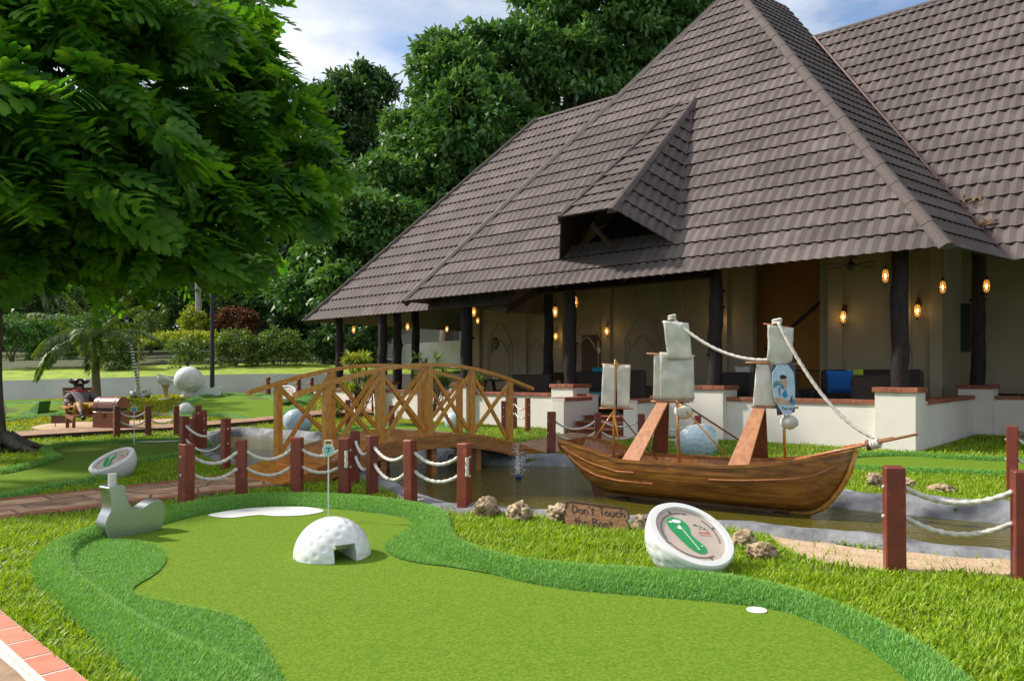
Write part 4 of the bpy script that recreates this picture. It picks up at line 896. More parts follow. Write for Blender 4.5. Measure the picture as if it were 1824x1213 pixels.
bm.to_mesh(me); bm.free(); me.polygons.foreach_set('use_smooth', [True] * len(me.polygons)); sh = new_obj('shell', me, hb_o, [M['ball']]); sh.location = (0, 0, .008)
mb = MB()                                   # tunnel lining
ext = lambda sx, z: math.sqrt(max(.001, R0 * R0 - sx * sx - z * z)) * .995
for s_ in (-1, 1):
    e0, e1 = ext(.075, 0), ext(.075, .115); mb.add([hc + tp_ * .075 * s_ + td_ * a + ZU * z for a, z in ((-e0, .008), (e0, .008), (e1, .123), (-e1, .123))], [(0, 1, 2, 3) if s_ < 0 else (3, 2, 1, 0)])
e1 = ext(.075, .115); mb.add([hc + tp_ * s1 * .075 + td_ * s2 * e1 + ZU * .123 for s1, s2 in ((-1, -1), (1, -1), (1, 1), (-1, 1))], [(0, 1, 2, 3)]); mb.build('tunnel', M['ball'], hb_o)

# number pins
def pin(px, top, bot, label, digit=None, blue=False, s=1.0):
    g = G(px, bot); h = (bot - top) * g.y / F; o = empty('hole_marker', g, label, 'marker'); r = .052 * s
    mb = MB(); mb.tube([g, g + ZU * (h - r * 2.6)], [.008, .0065], 6); mb.build('stick', M['white'], o)
    c = g + ZU * (h - r * 2.0); f = Vector((0, -1, 0)); mb = MB(); mb.lathe([(r, -.006), (r, .006)], c, 24, f); d_o = mb.build('disc', M['cream_metal'], o)
    mb = MB(); mb.lathe([(r * .84, .006), (r * .84, .009)], c, 24, f); mb.build('face', M['tealblue' if blue else 'teal'], d_o)
    mb = MB(); pts = [c + Vector(q) * r for q in ((-.62, 0, .6), (-.62, 0, 1.45), (-.5, 0, 1.6), (.5, 0, 1.6), (.62, 0, 1.45), (.62, 0, .6))]; mb.tube(pts, r * .1, 6); mb.build('handle', M['cream_metal'], o)
    if digit:
        mb = MB(); q = lambda x, z: c + Vector((x * r, -.0105, z * r)); mb.bar(q(-.28, .36), q(.34, .36), .004, r * .13); mb.bar(q(.32, .38), q(-.08, -.42), .004, r * .15, up=(0, -1, 0)); mb.bar(q(-.26, .38), q(-.28, .2), .004, r * .08, up=(0, -1, 0)); mb.build('digit', M['black'], d_o)
    return o
pin(585, 780, 929, 'white pin with round number 7 disc behind the half golf ball', '7')
pin(239, 719, 792, 'white pin with blue disc on the shaded green', None, True, 1.0)
pin(780, 709, 768, 'white pin with blue disc seen through the bridge braces', None, True, .95)
pin(77, 682, 722, 'thin white pin in front of the low grey wall', None, False, .8)
pin(463, 665, 706, 'thin white pin at the far green left of the bridge', None, False, .8)

# half-ball signs with a printed face
def ball_sign(c, R, nrm, label, roll=0.0, printed=True, dimn=(64, 24), bm_='ball'):
    c = Vector(c); nrm = Vector(nrm).normalized(); o = empty('half_ball_sign', c, label, 'sign'); ax = -nrm
    vs_, fs_ = dimple_dome(c, R, math.pi / 2, *dimn, ax=ax, dim=.03); mb = MB(); mb.add(vs_, [f[::-1] for f in fs_]); b_o = mb.build('bowl', M[bm_ if printed else 'ball_blue'], o, smooth=True)
    b_o.data.update(); 
    mb = MB(); mb.lathe([(R * 1.0, -.001), (R * 1.005, .018), (R * .97, .03), (R * .83, .03), (R * .81, .012)], c, 56, nrm, caps=False); mb.build('ring', M['white'], o, smooth=50)
    f_mb = MB(); f_mb.lathe([(.001, .010), (R * .82, .010)], c, 56, nrm, caps=False); fo = f_mb.build('printed_face', M['beige_print'], o)
    up = ZU - nrm * ZU.dot(nrm); up.normalize(); rt = up.cross(nrm).normalized(); rr = Matrix.Rotation(roll, 3, nrm); up = rr @ up; rt = rr @ rt
    P = lambda x, y, h=.0125: c + (rt * x + up * y) * R + nrm * h
    if printed:
        mb = MB(); mb.add([P(x, y) for x, y in [(q.x, q.y) for q in spline([Vector((x, y, 0)) for x, y in [(-.42, .44), (-.22, .54), (-.02, .44), (.06, .24), (.02, .02), (.12, -.18), (.22, -.36), (.18, -.52), (.0, -.56), (-.18, -.42), (-.34, -.12), (-.46, .2)]], 5, True)]], [tuple(range(60))]); g_ = mb.build('hole_map', M['map_green'], fo)
        if g_.data.polygons[0].normal.dot(nrm) < 0: g_.data.flip_normals()
        for (x, y, rx, ry) in ((-.2, .40, .12, .06), (-.2, .20, .055, .05), (-.36, .37, .05, .03), (.02, -.44, .025, .02), (.14, -.34, .02, .02)):
            mb = MB(); mb.add([P(x + rx * math.cos(t * .524), y + ry * math.sin(t * .524), .0145) for t in range(12)], [tuple(range(12))]); q_ = mb.build('map_spot', M['map_pale'], g_)
            if q_.data.polygons[0].normal.dot(nrm) < 0: q_.data.flip_normals()
        mb = MB(); mb.bar(P(-.18, .3, .0145), P(.02, -.42, .0145), .004, .002, up=nrm); mb.build('map_line', M['map_pale'], g_)
        mb = MB()
        for t0, t1 in ((-.3, .8), (1.35, 1.5), (1.55, 3.4), (3.55, 5.2)):
            mb.tube([P(.68 * math.cos(t0 + (t1 - t0) * k / 24), .68 * math.sin(t0 + (t1 - t0) * k / 24)) for k in range(25)], .0028, 4)
        for t in (.35, 1.9, 3.5, 5.0): p0, p1 = P(.70 * math.cos(t), .70 * math.sin(t)), P(.77 * math.cos(t + .03), .77 * math.sin(t + .03)); mb.bar(p0, p1, .010, .003, up=nrm)
        mb.build('ring_line', M['ink_grey'], fo)
        rg = random.Random(5); mb = MB()      # small illegible print, as in the photo
        for k in range(9): x = .20 + .035 * k; y = .30 - .012 * k + rg.uniform(-.05, .05); mb.bar(P(x, y), P(x + .03, y + rg.uniform(-.04, .04)), .006, .002, up=nrm)
        mb.build('emblem', M['ink_grey'], fo); mb = MB()
        for k in range(6): x = .24 + .05 * k; mb.bar(P(x, .10), P(x + .035, .10), .008, .002, up=nrm); mb.bar(P(x, .02), P(x + .02, .02), .007, .002, up=nrm)
        mb.build('red_print', M['ink_red'], fo)
    return o
def sign_n(yaw, tilt): return Vector((math.sin(rad(yaw)) * math.cos(rad(tilt)), -math.cos(rad(yaw)) * math.cos(rad(tilt)), math.sin(rad(tilt))))
g = W(1228, 1020); ball_sign(g + ZU * .225 + Vector((.01, .03, 0)), .285, Vector((.25, -.50, .83)), 'half golf ball sign with printed hole map in front of the ship', roll=rad(-12), dimn=(96, 40))
g = G(200, 850); ball_sign(g + ZU * .20, .27, Vector((-.25, -.40, .87)), 'tilted half golf ball sign beside the shaded green', roll=rad(25))
g = G(508, 712); ball_sign(g + ZU * .32, .31, sign_n(0, 52), 'half golf ball sign far off between the bridge post and lawn')
g = G(531, 768); ball_sign(g + ZU * .23, .32, Vector((-.2, .75, .55)), 'bluish half golf ball seen from behind left of the bridge', printed=False)
g = G(1240, 808); ball_sign(g + ZU * .20, .34, Vector((-.1, .75, .55)), 'large pale half golf ball seen from behind under the main sail', printed=False)
g = G(811, 762); ball_sign(g + ZU * .15, .25, Vector((.2, .75, .55)), 'small pale half golf ball behind the bridge railing', printed=False)

# putter head
def putter(o_loc, d, L, Hn, label, m, th=.105, shaft=.1, lean=0.0):
    d = Vector(d).normalized(); f = Vector((d.y, -d.x, 0)); o = empty('putter_head', o_loc, label, 'putter'); mb = MB()
    pr = [(.08, 0), (.84, .02), (.97, .12), (1.0, .36), (.97, .56), (.88, .63), (.74, .59), (.60, .51), (.48, .49), (.40, .54), (.32, .70), (.28, .86), (.26, 1.0), (.0, 1.0), (.01, .86), (.03, .66), (.02, .54), (-.03, .44), (-.07, .30), (-.06, .13), (.0, .03)]
    pts = spline([Vector((x * L, 0, z * Hn)) for x, z in pr], 4, True); P2 = [o_loc + d * (p.x - L * .2) + ZU * p.z for p in pts]
    mb.prism([p + f * th / 2 for p in P2], -f * th); ho = mb.build('head', m, o, smooth=35)
    bv = ho.modifiers.new('bevel', 'BEVEL'); bv.width = .012; bv.segments = 3; bv.limit_method = 'ANGLE'; bv.angle_limit = rad(50)
    mb = MB(); c = o_loc + d * (.135 - .2) * L + ZU * Hn; mb.lathe([(.032, -.01), (.032, shaft), (.028, shaft)], c, 16); mb.build('hosel', M['steel_soft'], o)
    return o
putter(W(207, 956), Vector((.56, .83, 0)), .44, .40, 'giant brushed steel putter head at the left of the foreground green', M['chrome'], .14, .09)
# far golf sculptures
g = G(350, 722); putter(g + Vector((.2, 0, 0)), Vector((1, .1, 0)), .72, .5, 'pale giant putter head beside the black lamp post', M['ball'], .2, .12)
bg = empty('giant_golf_ball', G(336, 706), 'giant white golf ball on a flared base by the retaining wall', 'sculpture'); g = G(336, 706); Rb = 24.5 * g.y / F
vs_, fs_ = dimple_dome(g + ZU * (Rb * 1.18), Rb, math.pi, 110, 60, dim=.03, nd=420); mb = MB(); mb.add(vs_, [f[::-1] for f in fs_] if False else fs_); mb.build('ball', M['ball'], bg, smooth=True)
mb = MB(); mb.lathe([(Rb * .62, 0), (Rb * .60, Rb * .06), (Rb * .42, Rb * .16), (Rb * .38, Rb * .34)], g, 28); mb.build('base', M['ball'], bg, smooth=40)
mb = MB(); fc = g + ZU * Rb * 1.15; fd = Vector((.45, -.85, -.05)).normalized(); mb.lathe([(Rb * .42, Rb * .86), (Rb * .42, Rb * .93), (Rb * .38, Rb * .94)], fc, 28, fd); po = mb.build('plate', M['white'], bg)
mb = MB(); r_ = Vector((.85, .45, 0)); c = fc + fd * Rb * .95
for k in range(5): mb.bar(c + r_ * (.1 * Rb) * (k - 1.5) + ZU * -.08 * Rb, c + r_ * (.1 * Rb) * (k - 1.0) + ZU * (.02 if k % 2 else -.1) * Rb, .012, .004, up=fd)
mb.build('inscription', M['ink_grey'], po)
tg = G(295, 711); te = empty('giant_tee', tg, 'giant yellow golf tee carrying a tilted white cup', 'sculpture'); s = tg.y / F
mb = MB(); mb.lathe([(11 * s, 0), (11 * s, 1.5 * s)], tg, 20); mb.build('base', M['white'], te); mb = MB(); mb.lathe([(2.5 * s, 0), (3.6 * s, 12 * s), (4.6 * s, 20 * s), (9 * s, 29 * s)], tg, 16); mb.build('stem', M['bamboo'], te)
vs_, fs_ = dimple_dome(tg + ZU * 38 * s, 14.5 * s, math.pi * .52, 40, 18, ax=Vector((-.45, -.1, -.88)), dim=.02); mb = MB(); mb.add(vs_, fs_); mb.add([vs_[18 * 40 + j] for j in range(40)], [tuple(range(40))]); mb.build('cup', M['ball'], te, smooth=40)
g = G(331, 738); mb = MB(); vs_, fs_ = dimple_dome(g + ZU * .12, .20, math.pi * .7, 40, 20, dim=.04); mb.add(vs_, fs_); tag(mb.build('golf_ball', M['ball'], None, smooth=True, origin=g), 'white golf ball obstacle behind the red posts', 'obstacle')
g = G(-8, 745); mb = MB(); vs_, fs_ = dimple_dome(g + ZU * .2, .26, math.pi * .75, 40, 20, dim=.03); mb.add(vs_, fs_); tag(mb.build('golf_ball', M['ball'], None, smooth=True, origin=g), 'white ball cut off by the left picture edge beside the trunk', 'obstacle')
# tall striped club and bamboo pole standing in an anchor-like base
g = G(243, 710); sc = g.y / F; cl = empty('giant_golf_club', g, 'tall navy and white striped golf club leaning over its steel head', 'sculpture'); a, b_ = g + Vector((3 * sc, 0, 22 * sc)), g + Vector((-18 * sc, 0, 142 * sc)); mb = MB(); n = 44
for k in range(n): mb.tube([a.lerp(b_, k / n), a.lerp(b_, (k + 1) / n)], 2.6 * sc, 8, mi=k % 2, caps=False)
mb.build('shaft', [M['white'], M['stripe_b']], cl); mb = MB(); mb.tube([b_, b_ + Vector((-1.5 * sc, 0, 12 * sc))], 3 * sc, 8); mb.build('grip', M['black'], cl)
mb = MB(); mb.tube(spline([g + Vector((x * sc, 0, z * sc)) for x, z in ((3, 24), (2, 14), (6, 5), (14, 2), (19, 8), (17, 15))], 5), [4 * sc] * 5 + [5 * sc] * 12 + [6.5 * sc] * 9, 8); mb.box(g + Vector((-6 * sc, .05, 7 * sc)), (12 * sc, 8 * sc, 11 * sc), bev=.02); mb.build('head', M['chrome'], cl, smooth=50)
g = G(247, 711); mb = MB(); mb.tube([g, g + ZU * 132 * g.y / F], .02, 7); tag(mb.build('bamboo_pole', M['bamboo'], None, origin=g), 'thin bamboo pole beside the striped golf club', 'pole')
g = G(378, 704); lp = empty('lamp_post', g, 'tall black lamp post rising into the feathery tree', 'lamp post'); mb = MB(); mb.tube([g, g + ZU * .3, g + ZU * 4.3], [.085, .07, .055], 12); mb.build('pole', M['pole_black'], lp); mb = MB(); mb.lathe([(.14, 0), (.14, .05), (.09, .08)], g, 14); mb.build('base', M['pole_black'], lp); mb = MB(); mb.lathe([(.05, 4.3), (.16, 4.42), (.2, 4.7), (.05, 4.85)], g, 12); mb.build('lamp_head', M['pole_black'], lp)

# ================================================================== ROCKS, BOARD SIGN, FOUNTAIN
def rock(px, py, w, h, label, seed, zoff=0):
    g = W(px, py); s = g.y / F; rx, rz = w * s / 2, h * s * .62; bm = bmesh.new(); bmesh.ops.create_icosphere(bm, subdivisions=4, radius=1)
    for v in bm.verts:
        d = v.co.normalized(); q = d * 1.7 + Vector((seed * 3.1, seed, 0)); f = 1 + .30 * mnoise.noise(q) + .22 * mnoise.noise(q * 2.6) - .34 * max(0, mnoise.noise(q * 4.2)) + .16 * mnoise.noise(q * 7.5); v.co = Vector((d.x * rx, d.y * rx * .8, d.z * rz)) * f
    me = bpy.data.meshes.new('rock'); bm.to_mesh(me); bm.free(); me.polygons.foreach_set('use_smooth', [True] * len(me.polygons)); o = new_obj('rock', me, None, [M['rock']]); o.location = g + ZU * (rz * .62 + zoff); o.rotation_euler = (0, 0, seed); tag(o, label, 'rock', 'coral rocks round the pond'); return o
rock(867, 921, 50, 36, 'pitted coral rock nearest the last rope post', 1); rock(925, 928, 50, 34, 'pitted coral rock between two others left of the board', 2); rock(998, 930, 44, 32, 'pitted coral rock touching the left end of the wooden board', 3); rock(1142, 946, 38, 28, 'pitted coral rock touching the right end of the wooden board', 4)
rock(1325, 975, 46, 32, 'pitted coral rock beside the rim right of the half-ball sign', 5); rock(1357, 996, 52, 30, 'low sprawling coral rock on the grass by the sand', 6); rock(1558, 866, 36, 24, 'pale coral rock left of the large red post across the stream', 7); rock(1615, 868, 34, 16, 'coral rock hidden behind the upper heavy rope', 8); rock(1678, 876, 44, 14, 'flat coral rock across the stream right of the red post', 9); rock(1815, 785, 30, 18, 'coral rock half hidden by the far right post', 10)
# wooden board
ba, bb_ = W(1006, 938), W(1122, 948); bdv = (bb_ - ba).normalized(); bl = (bb_ - ba).length; bup = (ZU + Vector((0, .35, 0))).normalized(); bn = bdv.cross(bup).normalized()
if bn.y > 0: bn = -bn
bo = empty('board_sign', ba, "weathered wooden board reading Don't Touch the Boat", 'sign'); BHt = .215
Q = lambda x, z, h=0: ba + bdv * (x * bl) + bup * (z * BHt) + bn * h
mb = MB(); ol = [(.02, -.05), (.95, -.05), (1.0, .18), (.985, .34), (.95, .40), (1.0, .55), (.995, .72), (.93, .90), (.12, 1.0), (.05, .98), (.0, .72), (.03, .58), (.0, .3)]
mb.prism([Q(x, z) for x, z in ol], -bn * .028); mb.build('board', M['signwood'], bo)
mb = MB(); mb.tube([Q(x, z, .001) for x, z in ((.995, .18), (.985, .34), (.95, .40), (.995, .55), (.985, .72), (.925, .885), (.12, .985), (.05, .965), (.01, .72))], .008, 5); mb.build('burnt_rim', M['burnt'], bo)
STR = {'D': [[(0, 0), (0, 1)], [(0, 1), (.55, .78), (.62, .5), (.5, .2), (0, 0)]], 'o': [[(.3, 0), (.05, .15), (.05, .4), (.3, .55), (.52, .4), (.52, .15), (.3, 0)]], 'n': [[(.05, 0), (.05, .55)], [(.05, .4), (.3, .55), (.48, .42), (.5, 0)]], "'": [[(.1, 1), (.06, .8)]], 't': [[(.25, .85), (.25, .05), (.4, 0)], [(.02, .58), (.48, .6)]],
       'T': [[(.32, 0), (.32, 1)], [(0, .97), (.66, 1)]], 'u': [[(.05, .55), (.08, .1), (.3, 0), (.5, .15)], [(.5, .55), (.52, 0)]], 'c': [[(.5, .48), (.25, .55), (.05, .35), (.1, .08), (.3, 0), (.52, .08)]], 'h': [[(.05, 0), (.05, 1)], [(.05, .4), (.3, .55), (.48, .42), (.5, 0)]], 'e': [[(.05, .28), (.5, .3), (.42, .52), (.2, .54), (.05, .3), (.15, .04), (.35, 0), (.5, .08)]], 'B': [[(0, 0), (0, 1)], [(0, 1), (.45, .88), (.4, .6), (0, .52)], [(0, .52), (.55, .4), (.5, .1), (0, 0)]], 'a': [[(.5, .5), (.2, .55), (.05, .3), (.15, .03), (.4, .05), (.5, .3)], [(.5, .55), (.52, 0)]],
       'C': [[(.6, .85), (.35, 1), (.08, .75), (.05, .3), (.3, 0), (.6, .12)]], 'r': [[(.08, 0), (.08, .55)], [(.08, .38), (.28, .55), (.45, .5)]], 'i': [[(.2, 0), (.2, .5)], [(.2, .7), (.2, .74)]]}
def write(text, org, dx, dy, size, nrm, thick, m, parent, name='lettering'):
    mb = MB(); x = 0
    for ch in text:
        if ch == ' ': x += .55; continue
        for st in STR[ch]:
            pts = [org + dx * (x + a) * size + dy * b_ * size + nrm * .002 for a, b_ in st]
            for p, q in zip(pts, pts[1:]): mb.bar(p, q, thick, .003, up=nrm)
        x += {'i': .4, "'": .22, 't': .55, 'D': .8, 'T': .72, 'B': .72, 'C': .75}.get(ch, .66)
    return mb.build(name, m, parent)
write("Don't Touch", Q(.13, .56), (bdv - bup * .015).normalized(), bup, .066, bn, .006, M['black'], bo); write('the Boat', Q(.15, .12), (bdv - bup * .015).normalized(), bup, .066, bn, .006, M['black'], bo)
# fountain
fp = W(924, 853, WZ); fo = empty('fountain', fp, 'small blue fountain nozzle spraying water in the pond', 'fountain'); mb = MB(); mb.lathe([(.02, -.05), (.035, -.01), (.045, .03), (.03, .045), (.012, .06)], fp, 14); mb.build('nozzle', M['navy'], fo, smooth=40)
rg = np.random.default_rng(3); nd_ = 620; th = rg.uniform(0, 2 * np.pi, nd_); vz = rg.uniform(1.2, 2.9, nd_); vr = rg.uniform(0, .34, nd_) * (1 + .3 * np.cos(th)); tt = rg.uniform(.02, 1, nd_) * 2 * vz / 9.81
dx_ = np.stack([fp.x + vr * np.cos(th) * tt - .08 * tt, fp.y + vr * np.sin(th) * tt, fp.z + .05 + vz * tt - 4.9 * tt * tt], -1); r_ = rg.uniform(.0022, .0048, nd_)
octv = np.array([(1, 0, 0), (-1, 0, 0), (0, 1, 0), (0, -1, 0), (0, 0, 1.6), (0, 0, -1.6)]); octf = np.array([(0, 2, 4), (2, 1, 4), (1, 3, 4), (3, 0, 4), (2, 0, 5), (1, 2, 5), (3, 1, 5), (0, 3, 5)])
V_ = (dx_[:, None, :] + octv[None] * r_[:, None, None]).reshape(-1, 3); F_ = (octf[None] + 6 * np.arange(nd_)[:, None, None]).reshape(-1, 3); sp = np_mesh('spray', V_ - np.array(fp), F_, M['glassw'], fo, 'stuff')
# small black frame stand under the bridge beside the pond
# ================================================================== THE MODEL SHIP
BO = Vector((1.03, 8.43, 0)); BX = Vector((.837, -.548, 0)).normalized(); BN = Vector((-.548, -.837, 0)).normalized()     # stern to bow / towards the camera side
ship = empty('model_ship', BO + BX * 1.1 + ZU * -.1, 'wooden model sailing ship with cloth sails standing in the pond', 'ship')
def S(s, w, z): return BO + BX * s + BN * w + ZU * z
S0, S1 = -.38, 2.60
def half_beam(s): t = (s - S0) / (S1 - S0); return .26 + .16 * math.sin(math.pi * min(1, t * 1.15 + .12)) if t < .45 else .42 * max(0, 1 - ((t - .45) / .55) ** 2.4) ** .75
def sheer(s):
    t = (s - S0) / (S1 - S0); z = .345 + .24 * max(0, (t - .55) / .45) ** 1.8 * .75
    if t < .24: z += .16 * ((.24 - t) / .24) ** .8
    return z
def keel(s):
    t = (s - S0) / (S1 - S0)
    if t < .17: return -.055 + .40 * ((.17 - t) / .17) ** 1.6
    if t > .84: return -.07 + .55 * ((t - .84) / .16) ** 2.2
    return -.055 - .015 * (t - .17) / .67
NSs, NW = 46, 12
def hull_pt(s, q, side, inset=0.0):                  # q 0 at the sheer, 1 at the keel
    hb, zs, zk = max(.012, half_beam(s) - inset), sheer(s), min(sheer(s) - .03, keel(s) + inset); a = q * math.pi / 2
    return S(s, side * hb * math.cos(a) ** .62, zs + (zk - zs) * math.sin(a) ** 1.05)
for side in (1, -1):                                  # strakes: each plank of the hull a curved strip, slightly lapped
    edges = [0, .16, .30, .43, .55, .67, .79, .90, 1.0]
    for k in range(8):
        rows = []
        for i in range(NSs + 1):
            s = S0 + (S1 - S0) * i / NSs; lap = .004
            pts = [hull_pt(s, edges[k] + (edges[k + 1] - edges[k]) * j / 3, side) + BN * side * lap * (j / 3) for j in range(4)]; rows.append(pts + [pts[-1] - BN * side * .012])
        mb = MB(); mb.grid(rows if side < 0 else [r[::-1] for r in rows]); mb.build('hull_plank', M['hull'], ship, smooth=50)
    rows = []
    for i in range(NSs + 1):
        s = S0 + (S1 - S0) * i / NSs; rows.append([hull_pt(s, q, side, .028) for q in (0, .12, .25, .4, .55)] + [S(s, 0, max(.12, keel(s) + .03))])
    mb = MB(); mb.grid(rows if side > 0 else [r[::-1] for r in rows]); mb.build('inner_planking', M['wood'], ship, smooth=True)
    rows = []
    for i in range(NSs + 1):
        s = S0 + (S1 - S0) * i / NSs; p = hull_pt(s, 0, side) + BN * side * .012; q = hull_pt(s, 0, side, .034); rows.append([p + ZU * .014, p - ZU * .016, q - ZU * .016, q + ZU * .014])
    mb = MB(); mb.grid(rows, closed=True); mb.build('gunwale', M['hull'], ship)
    for (sa, sb2, q) in ((S0 + .02, .55, .20), (S0 + .1, .75, .38), (1.35, 2.45, .22)):
        mb = MB(); mb.tube([hull_pt(sa + (sb2 - sa) * k / 14, q, side) + BN * side * .006 for k in range(15)], .009, 6); mb.build('rubbing_strip', M['plank'], ship)
mb = MB(); tr_ = [hull_pt(S0, q, 1) for q in np.linspace(0, 1, 9)] + [hull_pt(S0, q, -1) for q in np.linspace(1, 0, 9)]; mb.prism(tr_, -BX * .03); mb.build('transom', M['hull'], ship)
mb = MB(); st = [S(S1 - .015 - .02 * 0, 0, sheer(S1) + .03)]; stem = []
for t in np.linspace(1.0, .80, 12): s = S0 + (S1 - S0) * t; stem.append(S(s + .02, 0, max(keel(s) - .02, -.1) if t < .995 else sheer(S1) + .02))
mb.tube(stem, [.030] * 12, 8); mb.build('stem_post', M['rail'], ship, smooth=True)
mb = MB(); mb.box(S(1.1, 0, -.095), (2.1, .05, .06), axes(BX)); mb.build('keel', M['hull'], ship); mb = MB(); mb.prism([S(-.16, -.02, .06), S(.12, -.02, -.04), S(.10, -.02, -.16), S(-.10, -.02, -.14)], BN * .04); mb.build('rudder', M['dark_plank'], ship)
for s in (.28, 1.95): mb = MB(); mb.box(S(s, 0, -.22), (.16, .34, .24), axes(BX), bev=.02); mb.build('support_block', M['burnt'], ship)
for s in (.05, .42, .95, 1.35, 1.9): mb = MB(); hbm = half_beam(s) * .9; mb.bar(S(s, -hbm, sheer(s) - .10), S(s, hbm, sheer(s) - .10), .07, .025); mb.build('thwart', M['wood'], ship)
def cloth(mt, name, tl, tr, bl_, br_, bulge, m, nx=10, nz=10, fold=.006, parent=None, sag=0.0):
    tl, tr, bl_, br_ = map(Vector, (tl, tr, bl_, br_)); nrm = (tr - tl).cross(bl_ - tl).normalized()
    if nrm.y > 0: nrm = -nrm
    rows = []
    for i in range(nz + 1):
        v = i / nz; r = []
        for j in range(nx + 1):
            u = j / nx; p = tl.lerp(tr, u).lerp(bl_.lerp(br_, u), v); r.append(p + nrm * (bulge * .45 * math.sin(math.pi * v) * (.7 + .3 * math.sin(math.pi * u)) + fold * .6 * math.sin(u * 9 + v * 2) + fold * mnoise.noise(p * 7) * 3.2 + fold * mnoise.noise(p * 19) * 1.2) - ZU * (sag * 4 * u * (1 - u) * v))
        rows.append(r)
    mb = MB(); mb.grid(rows); o = mb.build(name, m, parent or ship, smooth=True); so_ = o.modifiers.new('thickness', 'SOLIDIFY'); so_.thickness = .004; return o
def pole(a, b_, r, m='rail', name='spar', n=8, parent=None): mb = MB(); mb.tube([a, a.lerp(b_, .5), b_], [r, r, r * .8], n); return mb.build(name, M[m], parent or ship, smooth=True)
def YS(s): return S(s, 0, 0).y
def at_s(px, py, s, w=0): p = S(s, w, 0); return WY(px, py, p.y)
# mizzen mast and its double sail
sm = .12; Ym = YS(sm); q = lambda px, py: WY(px, py, Ym)
pole(q(1093, 812), q(1096, 640), .016, 'rail', 'mast'); pole(q(1068, 727), q(1128, 728), .009, 'plank', 'yard'); pole(q(1072, 649), q(1124, 650), .009, 'plank', 'yard')
q0 = q; q = lambda px, py: WY(px, py, Ym - .05)
cloth(0, 'sail', q(1074, 649), q(1096, 651), q(1070, 724), q(1094, 726), .02, M['cloth']); cloth(0, 'sail', q(1099, 651), q(1123, 650), q(1099, 726), q(1121, 726), .02, M['cloth'])
mb = MB(); mb.bar(q(1098, 645), q(1093, 726), .035, .012, up=(0, -1, 0)); mb.build('sail_batten', M['rail'], ship); q = q0
for (a, b_) in (((1096, 728), (1052, 782)), ((1092, 728), (1112, 800))): pole(q(*a), q(*b_) + (BN * .1 if a[0] < 1094 else -BN * .1), .008, 'rail', 'stay')
pole(q(1095, 728), S(.45, -.3, .36), .007, 'dark_plank', 'stay')
# the two A-frames
for (sA, ap, mlab) in ((.50, (1181, 716), 0), (1.62, (1352, 727), 1)):
    top = at_s(ap[0], ap[1], sA)
    for side in (1, -1):
        ft = S(sA, side * (half_beam(sA) - .02), sheer(sA) - .02); mb = MB(); d_ = (top - ft).normalized(); x_ = BX; wd_, wt_ = .10, .06; f_ = d_.cross(x_).normalized()
        e = BN * side * .015; mb.prism([ft + x_ * wd_ + e, ft - x_ * wd_ + e, top - x_ * wt_ + e, top + x_ * wt_ + e], f_ * .022); mb.build('leaning_plank', M['plank' if side > 0 else 'dark_plank'], ship)
# main mast with its sails
s1 = .74; Y1 = YS(s1); q = lambda px, py, Y=None: WY(px, py, Y or Y1)
pole(q(1210, 824), q(1206, 712), .017, 'rail', 'mast'); pole(q(1206, 712), q(1197, 568), .015, 'rail', 'mast')
pole(q(1152, 630), q(1240, 634), .010, 'plank', 'yard'); pole(q(1179, 574), q(1226, 576), .009, 'plank', 'yard'); pole(q(1160, 715), q(1228, 716), .012, 'plank', 'yard')
cloth(0, 'sail', q(1165, 632), q(1178, 632), q(1163, 711), q(1180, 713), .015, M['cloth'])
cloth(0, 'sail', q(1175, 627, Y1 - .04), q(1235, 632, Y1 - .04), q(1176, 712, Y1 - .04), q(1237, 711, Y1 - .04), .05, M['cloth_g'], 14, 14, .008)
cloth(0, 'sail', q(1181, 571, Y1 - .06), q(1226, 576, Y1 - .06), q(1189, 641, Y1 - .06), q(1233, 640, Y1 - .06), .04, M['cloth_g'], 12, 12, .008)
for (px, py, bx, by) in ((1208, 716, 1305, 824), (1212, 716, 1320, 786)): pole(q(px, py), WY(bx, by, Y1 - .35 if by > 800 else Y1 - .1), .010, 'rail' if by > 800 else 'dark_plank', 'stay')
pole(q(1150, 780, Y1 + .1), q(1170, 818, Y1 + .1), .009, 'dark_plank', 'stay')
def bundle(c, r, name):
    bm = bmesh.new(); bmesh.ops.create_icosphere(bm, subdivisions=3, radius=1)
    for v in bm.verts: f = 1 + .12 * mnoise.noise(v.co * 2.2) + .05 * mnoise.noise(v.co * 7); v.co = Vector((v.co.x * r * 1.15, v.co.y * r, v.co.z * r * .95)) * f
    me = bpy.data.meshes.new(name); bm.to_mesh(me); bm.free(); me.polygons.foreach_set('use_smooth', [True] * len(me.polygons)); o = new_obj(name, me, ship, [M['cloth_g']]); o.location = c - ship.location; return o
bundle(q(1218, 733, Y1 + .02), .088, 'cloth_bundle')
